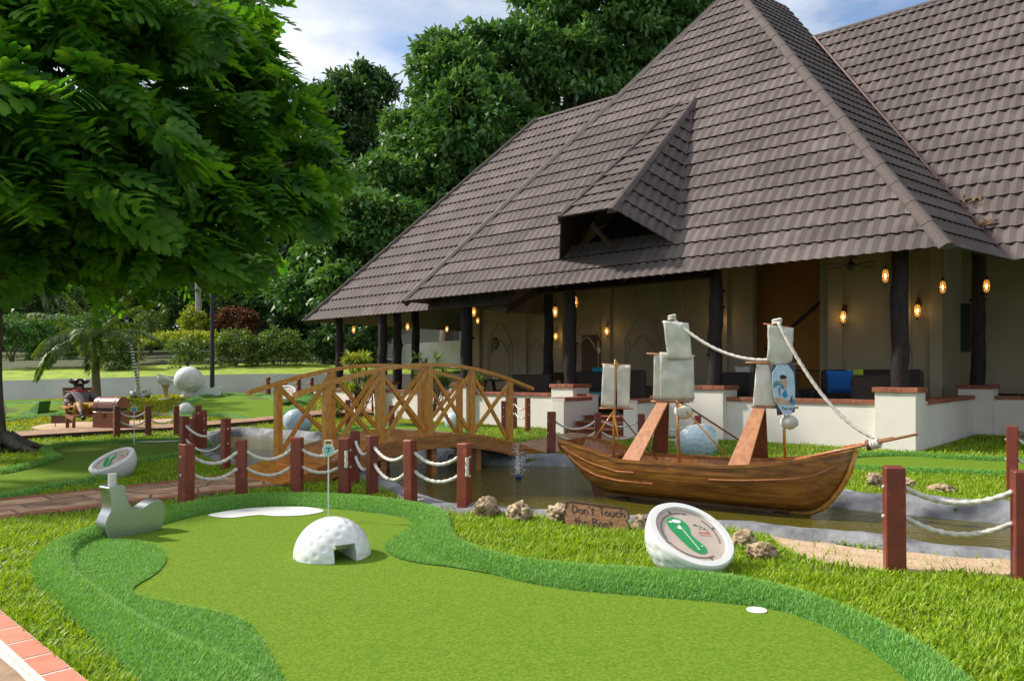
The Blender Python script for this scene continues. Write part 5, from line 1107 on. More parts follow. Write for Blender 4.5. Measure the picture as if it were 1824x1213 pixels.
# fore mast with the printed shirt
s2 = 1.80; Y2 = YS(s2); q = lambda px, py, Y=None: WY(px, py, Y or Y2)
pole(q(1398, 816), q(1396, 730), .016, 'rail', 'mast'); pole(q(1396, 730), q(1385, 576), .015, 'rail', 'mast')
pole(q(1328, 646), q(1422, 648), .010, 'plank', 'yard'); pole(q(1360, 577), q(1414, 585), .009, 'plank', 'yard'); pole(q(1338, 723), q(1422, 726), .011, 'plank', 'yard')
cloth(0, 'sail', q(1367, 579, Y2 - .05), q(1413, 585, Y2 - .05), q(1366, 640, Y2 - .05), q(1411, 642, Y2 - .05), .04, M['cloth_g'], 12, 12, .007, sag=.06)
cloth(0, 'sail', q(1347, 649), q(1370, 648), q(1340, 727), q(1386, 728), .02, M['cloth'])
shirt = cloth(0, 'shirt_sail', q(1372, 646, Y2 - .04), q(1416, 645, Y2 - .04), q(1384, 740, Y2 - .04), q(1415, 734, Y2 - .04), .03, M['grey_cloth'], 10, 12, .004)
Yp = Y2 - .085; pv = lambda px, py, h=0: WY(px, py, Yp - h)
def patch(name, pts, m, h): mb = MB(); mb.prism([pv(x, y, h) for x, y in pts], Vector((0, .006, 0))); return mb.build(name, m, shirt)
patch('print', [(1385, 650), (1404, 650), (1414, 664), (1416, 690), (1416, 722), (1409, 738), (1396, 739), (1391, 731), (1380, 712), (1376, 690), (1376, 664)], M['print_sky'], .0)
patch('print', [(1379, 709), (1386, 707), (1400, 711), (1412, 717), (1412, 720), (1384, 720)], M['print_sand'], .004)
for k in range(6): a = rad(200 - 40 * k); patch('print', [(1384, 686), (1384 + 9 * math.cos(a), 686 - 9 * math.sin(a)), (1384 + 7 * math.cos(a + .4), 686 - 7 * math.sin(a + .4))], M['print_green'], .005)
patch('print', [(1387, 690), (1389, 690), (1390, 706), (1389, 706)], M['burnt'], .005)
patch('print', [(1396, 698), (1400, 694), (1403, 706), (1398, 709), (1393, 704)], M['print_blue'], .006); patch('print', [(1411, 711), (1416, 711), (1416, 720), (1409, 720)], M['print_blue'], .006); patch('print', [(1405, 717), (1408, 712), (1411, 704), (1412, 704), (1410, 716)], M['burnt'], .006)
patch('print', [(1390, 672), (1398, 670), (1402, 678), (1401, 694), (1395, 692), (1391, 684)], M['print_skin'], .005); patch('print', [(1389, 670), (1394, 667), (1401, 670), (1401, 674), (1391, 675)], M['black'], .007); patch('print', [(1391, 686), (1397, 686), (1397, 693), (1392, 692)], M['print_blue'], .007)
write('Carioca', pv(1393, 729.5, .004), Vector((1, 0, 0)), ZU, .030, Vector((0, -1, 0)), .0035, M['ink_grey'], shirt, 'print_lettering')
bundle(q(1406, 752, Y2 - .02), .076, 'cloth_bundle')
# bowsprit, knots and rigging ropes
pole(WY(1395, 823, YS(1.9)), WY(1635, 773, YS(2.3) - .55), .015, 'plank', 'bowsprit'); pole(WY(1500, 797, YS(2.55) + .02), WY(1592, 779.5, YS(2.3) - .42), .013, 'plank', 'bowsprit')
Yk = YS(2.3) - .33; kc = WY(1565, 789, Yk); mb = MB(); bd = (WY(1635, 773, YS(2.3) - .55) - WY(1395, 823, YS(1.9))).normalized(); mb.lathe([(.05, -.012), (.05, .012)], kc - bd * .09, 14, bd); mb.build('collar', M['dark_plank'], ship)
def coil(c, ax, r, n, parent, h=.03):
    mb = MB(); ax = Vector(ax).normalized(); x = ax.orthogonal().normalized(); y = ax.cross(x); mb.tube([c + ax * (h * (k / (18 * n) - .5) * n * .9) + (x * math.cos(2 * math.pi * k / 18) + y * math.sin(2 * math.pi * k / 18)) * r for k in range(18 * n + 1)], .015, 7); return mb.build('rope_knot', M['rope'], parent, smooth=True)
coil(kc - bd * .03, bd, .034, 3, ship); coil(q(1384, 573), ZU, .036, 2, ship, .028); mn = WY(1197, 566, Y1); coil(mn, ZU, .032, 2, ship, .03)
def rig(a, b_, sag, bend=None): mb = MB(); n = int((b_ - a).length / .02); mb.tube(rope_pts(a, b_, sag, n), .0165, 9, lobes=3, twist=90, amp=.2); mb.build('rigging_rope', M['rope'], ship, smooth=True)
rig(mn, q(1372, 641, Y2), .13); rig(q(1386, 574, Y2 - .07), kc + ZU * .03, .20)
# ================================================================== THE PIRATE CORNER
g0 = G(150, 764); ch = empty('deck_chair', g0, 'slatted wooden deck chair holding the pirate dummy', 'chair'); s = g0.y / F
X = Vector((1, 0, 0)); Yv = Vector((0, 1, 0)); hd = Vector((-.62, .785, 0)).normalized(); sd = Vector((.785, .62, 0)).normalized()
CP = lambda f, w, z: g0 - hd * f + sd * w + ZU * z         # f towards the feet, w to the right, z up
for w in (-.30, .30):
    mb = MB(); mb.bar(CP(-.35, w, .30), CP(.75, w, .27), .05, .08); mb.build('side_rail', M['chair'], ch)
    mb = MB(); mb.bar(CP(-.32, w, .30), CP(-.92, w, .92), .05, .07); mb.build('back_rail', M['chair'], ch)
    mb = MB(); mb.bar(CP(-.45, w * 1.2, .52), CP(.15, w * 1.2, .48), .10, .035); mb.build('armrest', M['arm_wood'], ch)
    for f in (-.3, .65): mb = MB(); mb.box(CP(f, w, .14), (.06, .06, .30), axes(sd)); mb.build('leg', M['chair'], ch)
for k in range(9): mb = MB(); mb.bar(CP(-.28 + .115 * k, -.3, .335), CP(-.28 + .115 * k, .3, .335), .085, .02); mb.build('slat', M['chair'], ch)
for k in range(7): f = k / 6; mb = MB(); mb.bar(CP(-.38 - .52 * f, -.3, .36 + .54 * f), CP(-.38 - .52 * f, .3, .36 + .54 * f), .075, .02, up=hd); mb.build('slat', M['chair'], ch)
def skin_mesh(name, joints, edges, radii, mt, parent, loc, sub=1):
    me = bpy.data.meshes.new(name); me.from_pydata([tuple(Vector(j) - loc) for j in joints], edges, []); o = new_obj(name, me, parent, [mt]); sk = o.modifiers.new('skin', 'SKIN'); sk.use_smooth_shade = True
    for v, r in zip(me.skin_vertices[0].data, radii): v.radius = (r, r) if not isinstance(r, tuple) else r
    me.skin_vertices[0].data[0].use_root = True; ss = o.modifiers.new('smooth', 'SUBSURF'); ss.levels = sub; ss.render_levels = sub; return o
pir = empty('person', CP(0, 0, .35), 'dummy in black tricorn hat, grey jacket and mustard breeches lying on deck chair', 'person')
J = dict(pel=CP(-.08, 0, .46), waist=CP(-.32, 0, .56), chest=CP(-.54, 0, .70), neck=CP(-.70, 0, .83), head=CP(-.73, 0, .92), top=CP(-.76, 0, 1.02), shl=CP(-.56, -.21, .77), ell=CP(-.28, -.33, .64), hal=CP(-.02, -.27, .53), shr=CP(-.56, .21, .77), elr=CP(-.28, .34, .64), har=CP(-.04, .30, .54),
         hil=CP(-.04, -.10, .45), knl=CP(.40, -.17, .58), anl=CP(.72, -.12, .30), tol=CP(.86, -.14, .28), hir=CP(-.04, .10, .45), knr=CP(.36, .24, .56), anr=CP(.62, .52, .42), tor=CP(.70, .62, .44))
nm = list(J); ix = {k: i for i, k in enumerate(nm)}; E_ = [('pel', 'waist'), ('waist', 'chest'), ('chest', 'neck'), ('neck', 'head'), ('head', 'top'), ('chest', 'shl'), ('shl', 'ell'), ('ell', 'hal'), ('chest', 'shr'), ('shr', 'elr'), ('elr', 'har'), ('pel', 'hil'), ('hil', 'knl'), ('knl', 'anl'), ('anl', 'tol'), ('pel', 'hir'), ('hir', 'knr'), ('knr', 'anr'), ('anr', 'tor')]
RD = dict(pel=.12, waist=.11, chest=.13, neck=.05, head=.085, top=.06, shl=.065, ell=.045, hal=.035, shr=.065, elr=.045, har=.035, hil=.085, knl=.06, anl=.04, tol=.035, hir=.085, knr=.06, anr=.04, tor=.035)
skin_mesh('body', [J[k] for k in nm], [(ix[a], ix[b_]) for a, b_ in E_], [RD[k] for k in nm], M['skin'], pir, pir.location)
def part_of(name, keys, es, grow, mt, sub=1): i2 = {k: i for i, k in enumerate(keys)}; return skin_mesh(name, [J[k] for k in keys], [(i2[a], i2[b_]) for a, b_ in es], [RD[k] + grow for k in keys], mt, pir, pir.location, sub)
part_of('jacket', ['chest', 'waist', 'shl', 'ell', 'shr', 'elr', 'pel'], [('chest', 'waist'), ('waist', 'pel'), ('chest', 'shl'), ('shl', 'ell'), ('chest', 'shr'), ('shr', 'elr')], .035, M['jacket'])
J['wl'] = J['ell'].lerp(J['hal'], .75); J['wr'] = J['elr'].lerp(J['har'], .75); RD['wl'] = RD['wr'] = .036
part_of('sleeve', ['ell', 'wl'], [('ell', 'wl')], .026, M['jacket']); part_of('sleeve', ['elr', 'wr'], [('elr', 'wr')], .026, M['jacket'])
part_of('breeches', ['pel', 'hil', 'knl', 'hir', 'knr'], [('pel', 'hil'), ('hil', 'knl'), ('pel', 'hir'), ('hir', 'knr')], .05, M['mustard'])
part_of('boot', ['anl', 'tol'], [('anl', 'tol')], .02, M['hair']); J['sh'] = J['knl'].lerp(J['anl'], .4); RD['sh'] = .05; part_of('stocking', ['sh', 'anl'], [('sh', 'anl')], .015, M['hair'])
mb = MB(); mb.tube([CP(-.68, -.16, .83), CP(-.60, -.12, .84), CP(-.54, 0, .84), CP(-.56, .14, .82), CP(-.48, .24, .74), CP(-.42, .27, .66)], [.04, .05, .055, .05, .045, .02], 8); mb.build('scarf', M['red_cloth'], pir, smooth=True)
mb = MB(); hc_ = J['head'] - hd * -.03; mb.lathe([(.105, -.16), (.118, -.05), (.115, .06), (.09, .13)], hc_ + hd * .035, 14); mb.build('hair', M['hair'], pir, smooth=True)
mb = MB(); hat = J['top'] + ZU * .0; rows = []
for r, base in ((.09, .0), (.135, .012), (.17, .045), (.185, .085)):
    rows.append([hat + (sd * math.cos(a) + hd * math.sin(a)) * r * (1.15 + .18 * math.cos(3 * a + 1.57)) + ZU * (base + .05 * max(0, math.cos(3 * a + 1.57 + math.pi)) * (r / .2)) for a in [2 * math.pi * k / 30 for k in range(30)]])
mb.grid(rows, closed=True); ho = mb.build('hat', M['hair'], pir, smooth=True); ho.modifiers.new('t', 'SOLIDIFY').thickness = .012
mb = MB(); mb.lathe([(.115, -.02), (.11, .06), (.08, .12), (.02, .14)], hat, 16); mb.build('hat_crown', M['hair'], ho, smooth=True)
mb = MB(); hw = hat - hd * .195 + ZU * .055; mb.lathe([(.03, 0), (.025, .012)], hw, 10, -hd); mb.bar(hw + sd * -.045 - ZU * .04 - hd * .008, hw + sd * .045 - ZU * .02 - hd * .008, .008, .01); mb.bar(hw + sd * -.045 - ZU * .02 - hd * .01, hw + sd * .045 - ZU * .04 - hd * .01, .008, .01); mb.build('hat_emblem', M['white_f'], ho)
for sx in (-1, 1):
    mb = MB(); mb.lathe([(.012, -.004), (.012, .004)], J['head'] - hd * .088 + sd * sx * .032 + ZU * .02, 8, -hd); mb.build('eye', M['black'], pir)
mb = MB(); mb.lathe([(.018, -.02), (.014, .02), (.004, .03)], J['head'] - hd * .088 - ZU * .008, 8, -hd); mb.build('nose', M['skin'], pir); mb = MB(); mb.bar(J['head'] - hd * .09 - sd * .025 - ZU * .045, J['head'] - hd * .09 + sd * .025 - ZU * .045, .01, .01); mb.build('mouth', M['red_cloth'], pir)
for kx, sg_ in (('hal', -1), ('har', 1)):
    hp = J[kx]; fw = -hd
    for k in range(4): a = hp + sd * (.022 * (k - 1.5)) + fw * .03; mb = MB(); mb.tube([a, a + fw * (.04 + .008 * (k in (1, 2))) - ZU * .008, a + fw * (.06 + .01 * (k in (1, 2))) - ZU * .025], [.010, .009, .007], 6); mb.build('finger', M['skin'], pir, smooth=True)
    mb = MB(); a = hp - sd * sg_ * .03; mb.tube([a, a + fw * .03 - sd * sg_ * .025, a + fw * .055 - sd * sg_ * .03], [.011, .010, .008], 6); mb.build('thumb', M['skin'], pir, smooth=True)
# treasure chest
cg = G(198, 768); tc_ = empty('treasure_chest', cg, 'red wooden treasure chest with domed lid beside the dummy', 'chest'); s = cg.y / F; cx = Vector((.97, -.24, 0)).normalized(); cy = Vector((.24, .97, 0)); CQ = lambda a, b_, z: cg + cx * a + cy * b_ + ZU * z
mb = MB(); mb.box(CQ(0, 0, .22), (.62, .40, .44), axes(cx), bev=.01); mb.build('box', M['chest'], tc_)
mb = MB(); rows = []
for a in np.linspace(-.31, .31, 2): rows.append([CQ(a, .21 - .21 * math.cos(t) - .20, .52 + .24 * math.sin(t)) for t in np.linspace(0, math.pi, 13)])
mb.grid(rows); mb.add(rows[0], [tuple(range(13))]); mb.add(rows[1], [tuple(range(12, -1, -1))]); mb.build('lid', M['chest'], tc_, smooth=30)
for a in (-.22, .22):
    mb = MB(); rows = []
    for da in (-.025, .025): rows.append([CQ(a + da, -.20 + .215 - .215 * math.cos(t) - .004, .52 + .247 * math.sin(t)) for t in np.linspace(0, math.pi, 13)])
    mb.grid(rows); mb.build('strap', M['dark_plank'], tc_)
mb = MB(); mb.box(CQ(0, -.02, .48), (.58, .34, .05), axes(cx)); mb.build('lining', M['black'], tc_); mb = MB(); mb.box(CQ(0, -.21, .36), (.06, .02, .09), axes(cx)); mb.build('latch', M['brass'], tc_)
def stake_sign(px, top, bot, w, label):
    g = G(px, bot); s = g.y / F; o = empty('board_sign', g, label, 'sign'); h = (bot - top) * s; W_ = w * s; zb = h * .36; mb = MB(); mb.prism([g + Vector((x * W_ / 2, 0, zb + z * (h - zb))) for x, z in ((-1, 0), (1, .05), (.93, .5), (1, .95), (-1, 1), (-.92, .55))], (0, .03, 0)); mb.build('board', M['dark_plank'], o)
    for sx in (-.6, .6): mb = MB(); mb.tube([g + Vector((sx * W_ / 2, .02, 0)), g + Vector((sx * W_ / 2, .02, zb + .05))], .008, 6); mb.build('stake', M['black'], o)
stake_sign(110, 740, 762, 40, 'dark plank sign on thin stakes in front of the deck chair'); stake_sign(237, 733, 755, 38, 'dark plank sign on thin stakes right of the treasure chest')
sp_ = spline([G(x, y) for x, y in [(55, 762), (110, 752), (200, 752), (300, 746), (300, 752), (220, 760), (110, 768)]], 4, True); mb = MB(); mb.add([(p.x, p.y, p.z + .008) for p in sp_], [tuple(range(len(sp_)))]); so2 = mb.build('sand', M['sand']); tag(so2, kind='structure')
if so2.data.polygons[0].normal.z < 0: so2.data.flip_normals()
# ================================================================== VEGETATION
def rot_frames(dirs, ups, r):
    """orthonormal frames (n,3,3) with x along dirs"""
    x = dirs / np.linalg.norm(dirs, axis=1, keepdims=True); y = np.cross(ups, x); ny_ = np.linalg.norm(y, axis=1, keepdims=True); y = np.where(ny_ < 1e-4, np.array([[1., 0, 0]]), y / np.maximum(ny_, 1e-4)); z = np.cross(x, y); return np.stack([x, y, z], 2)
def leaves_mesh(pos, frames, size, tmpl_v, tmpl_f):
    V = pos[:, None, :] + np.einsum('nij,mj->nmi', frames, tmpl_v) * size[:, None, None]; n, m = V.shape[:2]
    Fc = tmpl_f[None] + (m * np.arange(n))[:, None, None]; return V.reshape(-1, 3), Fc.reshape(-1, tmpl_f.shape[1])
LEAF_V = np.array([(0, 0, 0), (.5, .23, .05), (1, 0, -.12), (.5, -.23, .05)]); LEAF_F = np.array([(0, 3, 2, 1)])
def rand_unit(n, r): v = r.normal(size=(n, 3)); return v / np.linalg.norm(v, axis=1, keepdims=True)
def lobes_points(lobes, ntips, r, shell=.75):
    """twig tips spread through the outer part of several ellipsoids"""
    vol = np.array([l[3] * l[4] * l[5] for l in lobes]) ** .67; cnt = (ntips * vol / vol.sum()).astype(int) + 1; P, Nn = [], []
    for l, c in zip(lobes, cnt):
        u = rand_unit(c, r); u[:, 2] = np.where(u[:, 2] < -.55, -u[:, 2], u[:, 2]); rr = shell + (1 - shell) * r.random(c) ** .6 + r.normal(size=c) * .06; P.append(np.array(l[:3]) + u * rr[:, None] * np.array(l[3:6])); Nn.append(u)
    return np.concatenate(P), np.concatenate(Nn)
def crown(name, lobes, ntips, per, leaf, m, parent, r, spread=.5, droop=.35, shell=.7):
    P, Nn = lobes_points(lobes, ntips, r, shell); n = len(P); base = np.repeat(P, per, 0); bn = np.repeat(Nn, per, 0); k = len(base)
    d = bn * .7 + rand_unit(k, r) * 1.0 + np.array([0, 0, -droop]); pos = base + rand_unit(k, r) * spread * (r.random(k) ** .5)[:, None] * np.array([1, 1, .6])
    up = np.array([0, 0, 1.0]) + r.normal(size=(k, 3)) * .45; fr = rot_frames(d, up, r); size = leaf * r.uniform(.6, 1.3, k); V, Fc = leaves_mesh(pos, fr, size, LEAF_V, LEAF_F)
    loc = np.array(parent.location) if parent is not None else np.zeros(3); return np_mesh(name, V - loc, Fc, m, parent, 'stuff')
def limbs(parent, base, tips, r0, m, rg, name='trunk', fork=.45):
    mb = MB(); base = Vector(base); c = sum((Vector(t) for t in tips), Vector((0, 0, 0))) / len(tips); fk = base.lerp(c, fork); fk.x = base.x * .6 + fk.x * .4; fk.y = base.y * .6 + fk.y * .4
    mb.tube(spline([base, base.lerp(fk, .35) + Vector((rg.uniform(-.1, .1), rg.uniform(-.1, .1), 0)), fk], 5), [r0 * (1.45 if i == 0 else 1.15 - .04 * i) for i in range(11)], 10); o = mb.build(name, m, parent, smooth=True)
    mb = MB()
    for t in tips: t = Vector(t); mid = fk.lerp(t, .5) + Vector((rg.uniform(-.3, .3), rg.uniform(-.3, .3), rg.uniform(0, .4))) * (t - fk).length * .25; mb.tube(spline([fk - ZU * r0 * .5, mid, t], 5), [r0 * (.62 - .052 * i) for i in range(11)], 7)
    mb.build('limb', m, parent, smooth=True); return o
def tree(px, Y, zg, lobes_px, label, m='leaf_a', ntips=330, per=42, leaf=.30, seed=1, r0=.3, spread=.55, name='tree', bark='bark'):
    """lobes_px: (px, py, dY, radius px horizontally, radius px vertically)"""
    r = np.random.default_rng(seed); rg = random.Random(seed); x = (px - CX) / F * Y; o = empty(name, (x, Y, zg), label, 'tree'); lobes = []
    for (lx, ly, dY, rx, rz) in lobes_px: c = WY(lx, ly, Y + dY); lobes.append((c.x, c.y, c.z, rx * Y / F, rx * Y / F * .8, rz * Y / F))
    limbs(o, (x, Y, zg - .3), [l[:3] for l in lobes], r0, M[bark], rg); crown('crown', lobes, ntips, per, leaf, M[m], o, r, spread); crown('inner_leaves', [(l[0], l[1] + .3, l[2] - .1, l[3] * .75, l[4] * .75, l[5] * .75) for l in lobes], ntips // 3, 30, leaf * 1.5, M[m], o, r, spread * 1.6, shell=.2)
    return o
# background wood
tree(800, 33, 1.5, [(810, 160, 0, 85, 75), (745, 270, 1, 70, 75), (850, 240, -1, 105, 95), (770, 360, 0, 100, 80), (915, 125, 1, 80, 75), (870, 330, -1, 90, 80), (700, 360, 0, 55, 60), (785, 95, 0, 38, 30), (850, 75, 1, 45, 30)], 'big broad-leaved tree rising right beside the pavilion roof', ntips=640, per=46, leaf=.36, seed=11, r0=.45)
tree(1010, 36, 1.5, [(985, 60, 0, 85, 75), (1080, 60, 0, 120, 90), (1180, 90, 1, 110, 90), (1020, 150, -1, 110, 80), (1130, 170, 0, 100, 70), (1000, -40, 0, 110, 70), (1200, 10, 0, 110, 80), (1120, -30, 1, 110, 70), (1260, 50, 2, 70, 70), (940, 210, 0, 80, 75)], 'tallest broad-leaved tree behind the pavilion roof', ntips=640, per=46, leaf=.37, seed=12, r0=.5)
tree(660, 30, 1.6, [(650, 400, 0, 80, 65), (600, 470, 1, 75, 60), (700, 430, 0, 80, 70), (640, 520, 0, 80, 50), (560, 520, 1, 70, 55), (730, 500, 1, 60, 50), (670, 330, 1, 55, 45)], 'lower pale-topped tree standing over the left eave', ntips=420, per=44, leaf=.31, seed=13, r0=.28)
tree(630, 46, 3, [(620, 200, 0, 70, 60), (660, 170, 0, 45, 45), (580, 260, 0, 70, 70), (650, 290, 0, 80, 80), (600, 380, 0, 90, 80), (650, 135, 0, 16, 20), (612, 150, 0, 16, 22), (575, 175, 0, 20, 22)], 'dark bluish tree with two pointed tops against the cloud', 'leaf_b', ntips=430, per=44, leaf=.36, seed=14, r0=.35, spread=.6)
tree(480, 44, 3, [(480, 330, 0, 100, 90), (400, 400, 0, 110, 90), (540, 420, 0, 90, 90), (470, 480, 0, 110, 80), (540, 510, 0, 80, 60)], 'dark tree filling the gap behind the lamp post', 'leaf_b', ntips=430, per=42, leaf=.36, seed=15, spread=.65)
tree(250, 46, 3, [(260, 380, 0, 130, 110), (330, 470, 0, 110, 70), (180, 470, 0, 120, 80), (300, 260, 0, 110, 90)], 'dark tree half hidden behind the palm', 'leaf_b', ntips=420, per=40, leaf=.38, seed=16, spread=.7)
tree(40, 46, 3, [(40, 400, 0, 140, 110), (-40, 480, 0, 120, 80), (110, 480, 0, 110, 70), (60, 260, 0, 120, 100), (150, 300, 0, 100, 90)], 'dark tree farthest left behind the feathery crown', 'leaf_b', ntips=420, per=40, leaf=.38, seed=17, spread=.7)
tree(648, 28.5, 1.2, [(650, 600, 0, 42, 28), (610, 590, 0, 30, 26), (680, 585, 0, 32, 24), (650, 640, 0, 30, 20)], 'small dark garden tree under the left eave', 'leaf_b', ntips=150, per=36, leaf=.16, seed=18, r0=.08, spread=.25)
wood = empty('wood', (0, 62, 3)); rr_ = np.random.default_rng(19); lb_ = []
for k in range(17): c = WY(-120 + 66 * k, 470 - 60 * math.sin(k * 1.7) - (40 if 9 < k else 0), 60 + 3 * math.sin(k * 2.3)); lb_.append((c.x, c.y, c.z, 6.5, 4, 6.0 + 1.5 * math.sin(k))); lb_.append((c.x, c.y, 4.5, 6.5, 4, 4.5))
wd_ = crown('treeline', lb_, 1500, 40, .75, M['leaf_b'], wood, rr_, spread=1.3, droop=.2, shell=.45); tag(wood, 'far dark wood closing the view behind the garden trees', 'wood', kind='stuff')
# shrubs and hedges
def shrub(px, py_top, py_bot, w, Y, label, m, seed, ntips=90, per=34, leaf=.12, name='shrub', flat=False):
    r = np.random.default_rng(seed); b = WY(px, py_bot, Y); s = Y / F; h = (py_bot - py_top) * s; o = empty(name, b, label, 'hedge' if name == 'hedge' else 'shrub'); wr = w * s / 2
    lobes = [(b.x, b.y, b.z + h * .55, wr, wr * .7 if not flat else .8, h * .5)] if flat else [(b.x, b.y, b.z + h * .52, wr * .8, wr * .7, h * .5), (b.x - wr * .5, b.y, b.z + h * .42, wr * .5, wr * .5, h * .4), (b.x + wr * .5, b.y, b.z + h * .45, wr * .52, wr * .5, h * .42), (b.x, b.y, b.z + h * .18, wr * .85, wr * .6, h * .25)]
    crown('foliage', lobes, ntips, per, leaf, M[m], o, r, spread=.22, droop=.1, shell=.6)
    rg = random.Random(seed); mb = MB()
    for k in range(5): mb.tube([b + Vector((rg.uniform(-.1, .1), 0, -.1)), b + Vector((rg.uniform(-.6, .6) * wr, rg.uniform(-.2, .2), h * .6))], [.03, .012], 6)
    mb.build('stem', M['bark'], o); return o
shrub(418, 590, 656, 92, 28.0, 'round flecked shrub just right of the lamp post', 'leaf_c', 31, 120); shrub(497, 588, 655, 104, 28.5, 'round flecked shrub nearest the left roof corner', 'leaf_c', 32, 130); shrub(333, 600, 655, 84, 27.6, 'loose sprawling shrub above the giant golf ball', 'leaf_c', 33, 80, 26); shrub(212, 590, 662, 78, 27.5, 'dense shrub right of the palm trunk', 'leaf_c', 34, 120)
shrub(575, 590, 652, 60, 29.5, 'shaded shrub under the left roof corner', 'leaf_b', 35, 90)
shrub(420, 545, 625, 100, 31.5, 'dark red croton shrub behind the lamp post', 'leaf_r', 36, 130, leaf=.16); shrub(345, 552, 612, 48, 31, 'bright green shrub left of the croton', 'leaf_y', 37, 70); shrub(270, 540, 625, 60, 32, 'thin mixed shrub left of the bright green one', 'leaf_c', 38, 70)
shrub(330, 594, 618, 150, 30, 'clipped yellow-green hedge behind the flecked shrubs', 'leaf_y', 39, 120, name='hedge', flat=True); shrub(215, 594, 612, 110, 30.5, 'clipped yellow-green hedge behind the palm trunk', 'leaf_y', 40, 90, name='hedge', flat=True)
for k, (px, t, b_, w, lb) in enumerate([(20, 560, 640, 110, 'deep green hedge bush farthest left'), (95, 555, 642, 110, 'deep green hedge bush left of the hanging palm frond'), (165, 560, 640, 100, 'deep green hedge bush behind the palm trunk')]): shrub(px, t, b_, w, 29, lb, 'leaf_a', 41 + k, 130, 34, .13)
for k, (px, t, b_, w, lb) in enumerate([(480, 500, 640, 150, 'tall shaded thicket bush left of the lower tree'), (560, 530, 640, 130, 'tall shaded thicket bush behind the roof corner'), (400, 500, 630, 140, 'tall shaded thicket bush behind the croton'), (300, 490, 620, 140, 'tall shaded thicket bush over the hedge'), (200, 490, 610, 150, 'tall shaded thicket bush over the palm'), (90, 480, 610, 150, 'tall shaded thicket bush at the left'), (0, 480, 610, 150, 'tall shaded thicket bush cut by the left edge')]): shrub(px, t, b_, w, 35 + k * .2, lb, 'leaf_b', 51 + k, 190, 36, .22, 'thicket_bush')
g = WY(355, 600, 33); mb = MB(); mb.tube([g, WY(352, 480, 33), WY(348, 440, 33)], [.15, .12, .1], 9); pt_ = empty('far_palm', g, 'pale slender palm trunk left of the lamp post', 'palm'); mb.build('trunk', M['pale_bark'], pt_)
r = np.random.default_rng(60); top = WY(348, 440, 33)
def frond(mb, base, az, el, L, droop, nl=26, ll=.42, w=.05, curl=0.0):
    pts = []; d = Vector((math.cos(az) * math.cos(el), math.sin(az) * math.cos(el), math.sin(el))); p = Vector(base)
    for i in range(13): pts.append(p.copy()); d = (d - ZU * droop / 12).normalized(); p = p + d * L / 12
    mb.tube(pts, [.018 * (1 - i / 14) for i in range(13)], 5)
    for i in range(nl):
        t = .12 + .86 * i / nl; k = min(11, int(t * 12)); a = pts[k].lerp(pts[k + 1], t * 12 - k); tg_ = (pts[k + 1] - pts[k]).normalized(); sd_ = tg_.cross(ZU).normalized()
        for s_ in (-1, 1):
            l = ll * (math.sin(math.pi * (.12 + .83 * t)) ** .7) * random.uniform(.85, 1.1); dd = (sd_ * s_ * .75 + tg_ * .55 - ZU * random.uniform(.15, .55)).normalized(); q = a + dd * l * .55; e = q + (dd - ZU * .5).normalized() * l * .5; x_ = dd.cross(ZU).normalized() * w * .5; mb.add([a, q + x_, e, q - x_], [(0, 1, 2, 3)])
mb = MB()
for k in range(11): frond(mb, top, k * .571, random.uniform(.2, 1.0), 2.2, 1.6, 18, .5, .06)
mb.build('fronds', M['leaf_p'], pt_)
# small palm beside the chest
random.seed(21); pg = G(172, 722); Yp_ = pg.y; pm = empty('palm_tree', pg, 'young palm with ringed trunk behind the deck chair', 'palm'); t1_, t2_ = WY(170, 655, Yp_), WY(166, 606, Yp_)
mb = MB(); mb.tube(spline([pg - ZU * .1, pg + ZU * .25, t1_], 6), [.15 - .004 * i for i in range(13)], 12); mb.build('trunk', M['palmbark'], pm, smooth=True); mb = MB(); mb.tube([t1_, t1_.lerp(t2_, .5), t2_], [.095, .085, .06], 10); mb.build('crownshaft', M['crownshaft'], pm, smooth=True)
for k, (az, el, L, dr) in enumerate([(3.3, .55, 1.9, 2.6), (2.6, .9, 1.7, 1.8), (4.2, .8, 1.7, 2.2), (5.0, .9, 1.6, 2.0), (5.9, .75, 1.7, 1.6), (.3, .85, 1.8, 1.8), (1.0, 1.0, 1.6, 1.6), (1.8, 1.0, 1.6, 1.6), (4.7, 1.25, 1.6, .8), (3.0, 1.2, 1.6, .9), (.0, 1.2, 1.6, 1.0), (3.7, 1.0, 1.7, 1.4), (5.5, 1.1, 1.7, 1.2), (.7, 1.1, 1.7, 1.2), (2.2, .7, 1.8, 1.8), (4.4, .6, 1.7, 2.2), (5.2, .5, 1.6, 2.4)]):
    mb = MB(); frond(mb, t2_ - ZU * .03, az, el, L * 1.15, dr, 52, .5, .055); mb.build('frond', M['leaf_p'], pm)
# potted-looking dracaena plants by the left parapet and a stray palm frond at the left edge
def spiky(px, py_top, py_bot, Y, w, label, seed, n=12):
    rg = random.Random(seed); b = WY(px, py_bot, Y); s = Y / F; h = (py_bot - py_top) * s; o = empty('dracaena_plant', b, label, 'plant'); st = MB(); lv = MB()
    for k in range(n):
        tip = b + Vector((rg.uniform(-.5, .5) * w * s, rg.uniform(-.3, .3), h * rg.uniform(.35, .92))); st.tube([b, b.lerp(tip, .5) + Vector((rg.uniform(-.1, .1), 0, 0)), tip], [.02, .015, .01], 5)
        for q in range(34):
            a = rg.uniform(0, 6.28); e = rg.uniform(-.2, 1.2); d = Vector((math.cos(a) * math.cos(e), math.sin(a) * math.cos(e), math.sin(e))); l = rg.uniform(.18, .36); x_ = d.cross(ZU).normalized() * .022; m_ = tip + d * l * .55; lv.add([tip, m_ + x_, tip + d * l - ZU * .06, m_ - x_], [(0, 1, 2, 3)])
    st.build('stem', M['bark'], o); lv.build('leaves', M['leaf_y' if seed % 2 else 'leaf_c'], o)
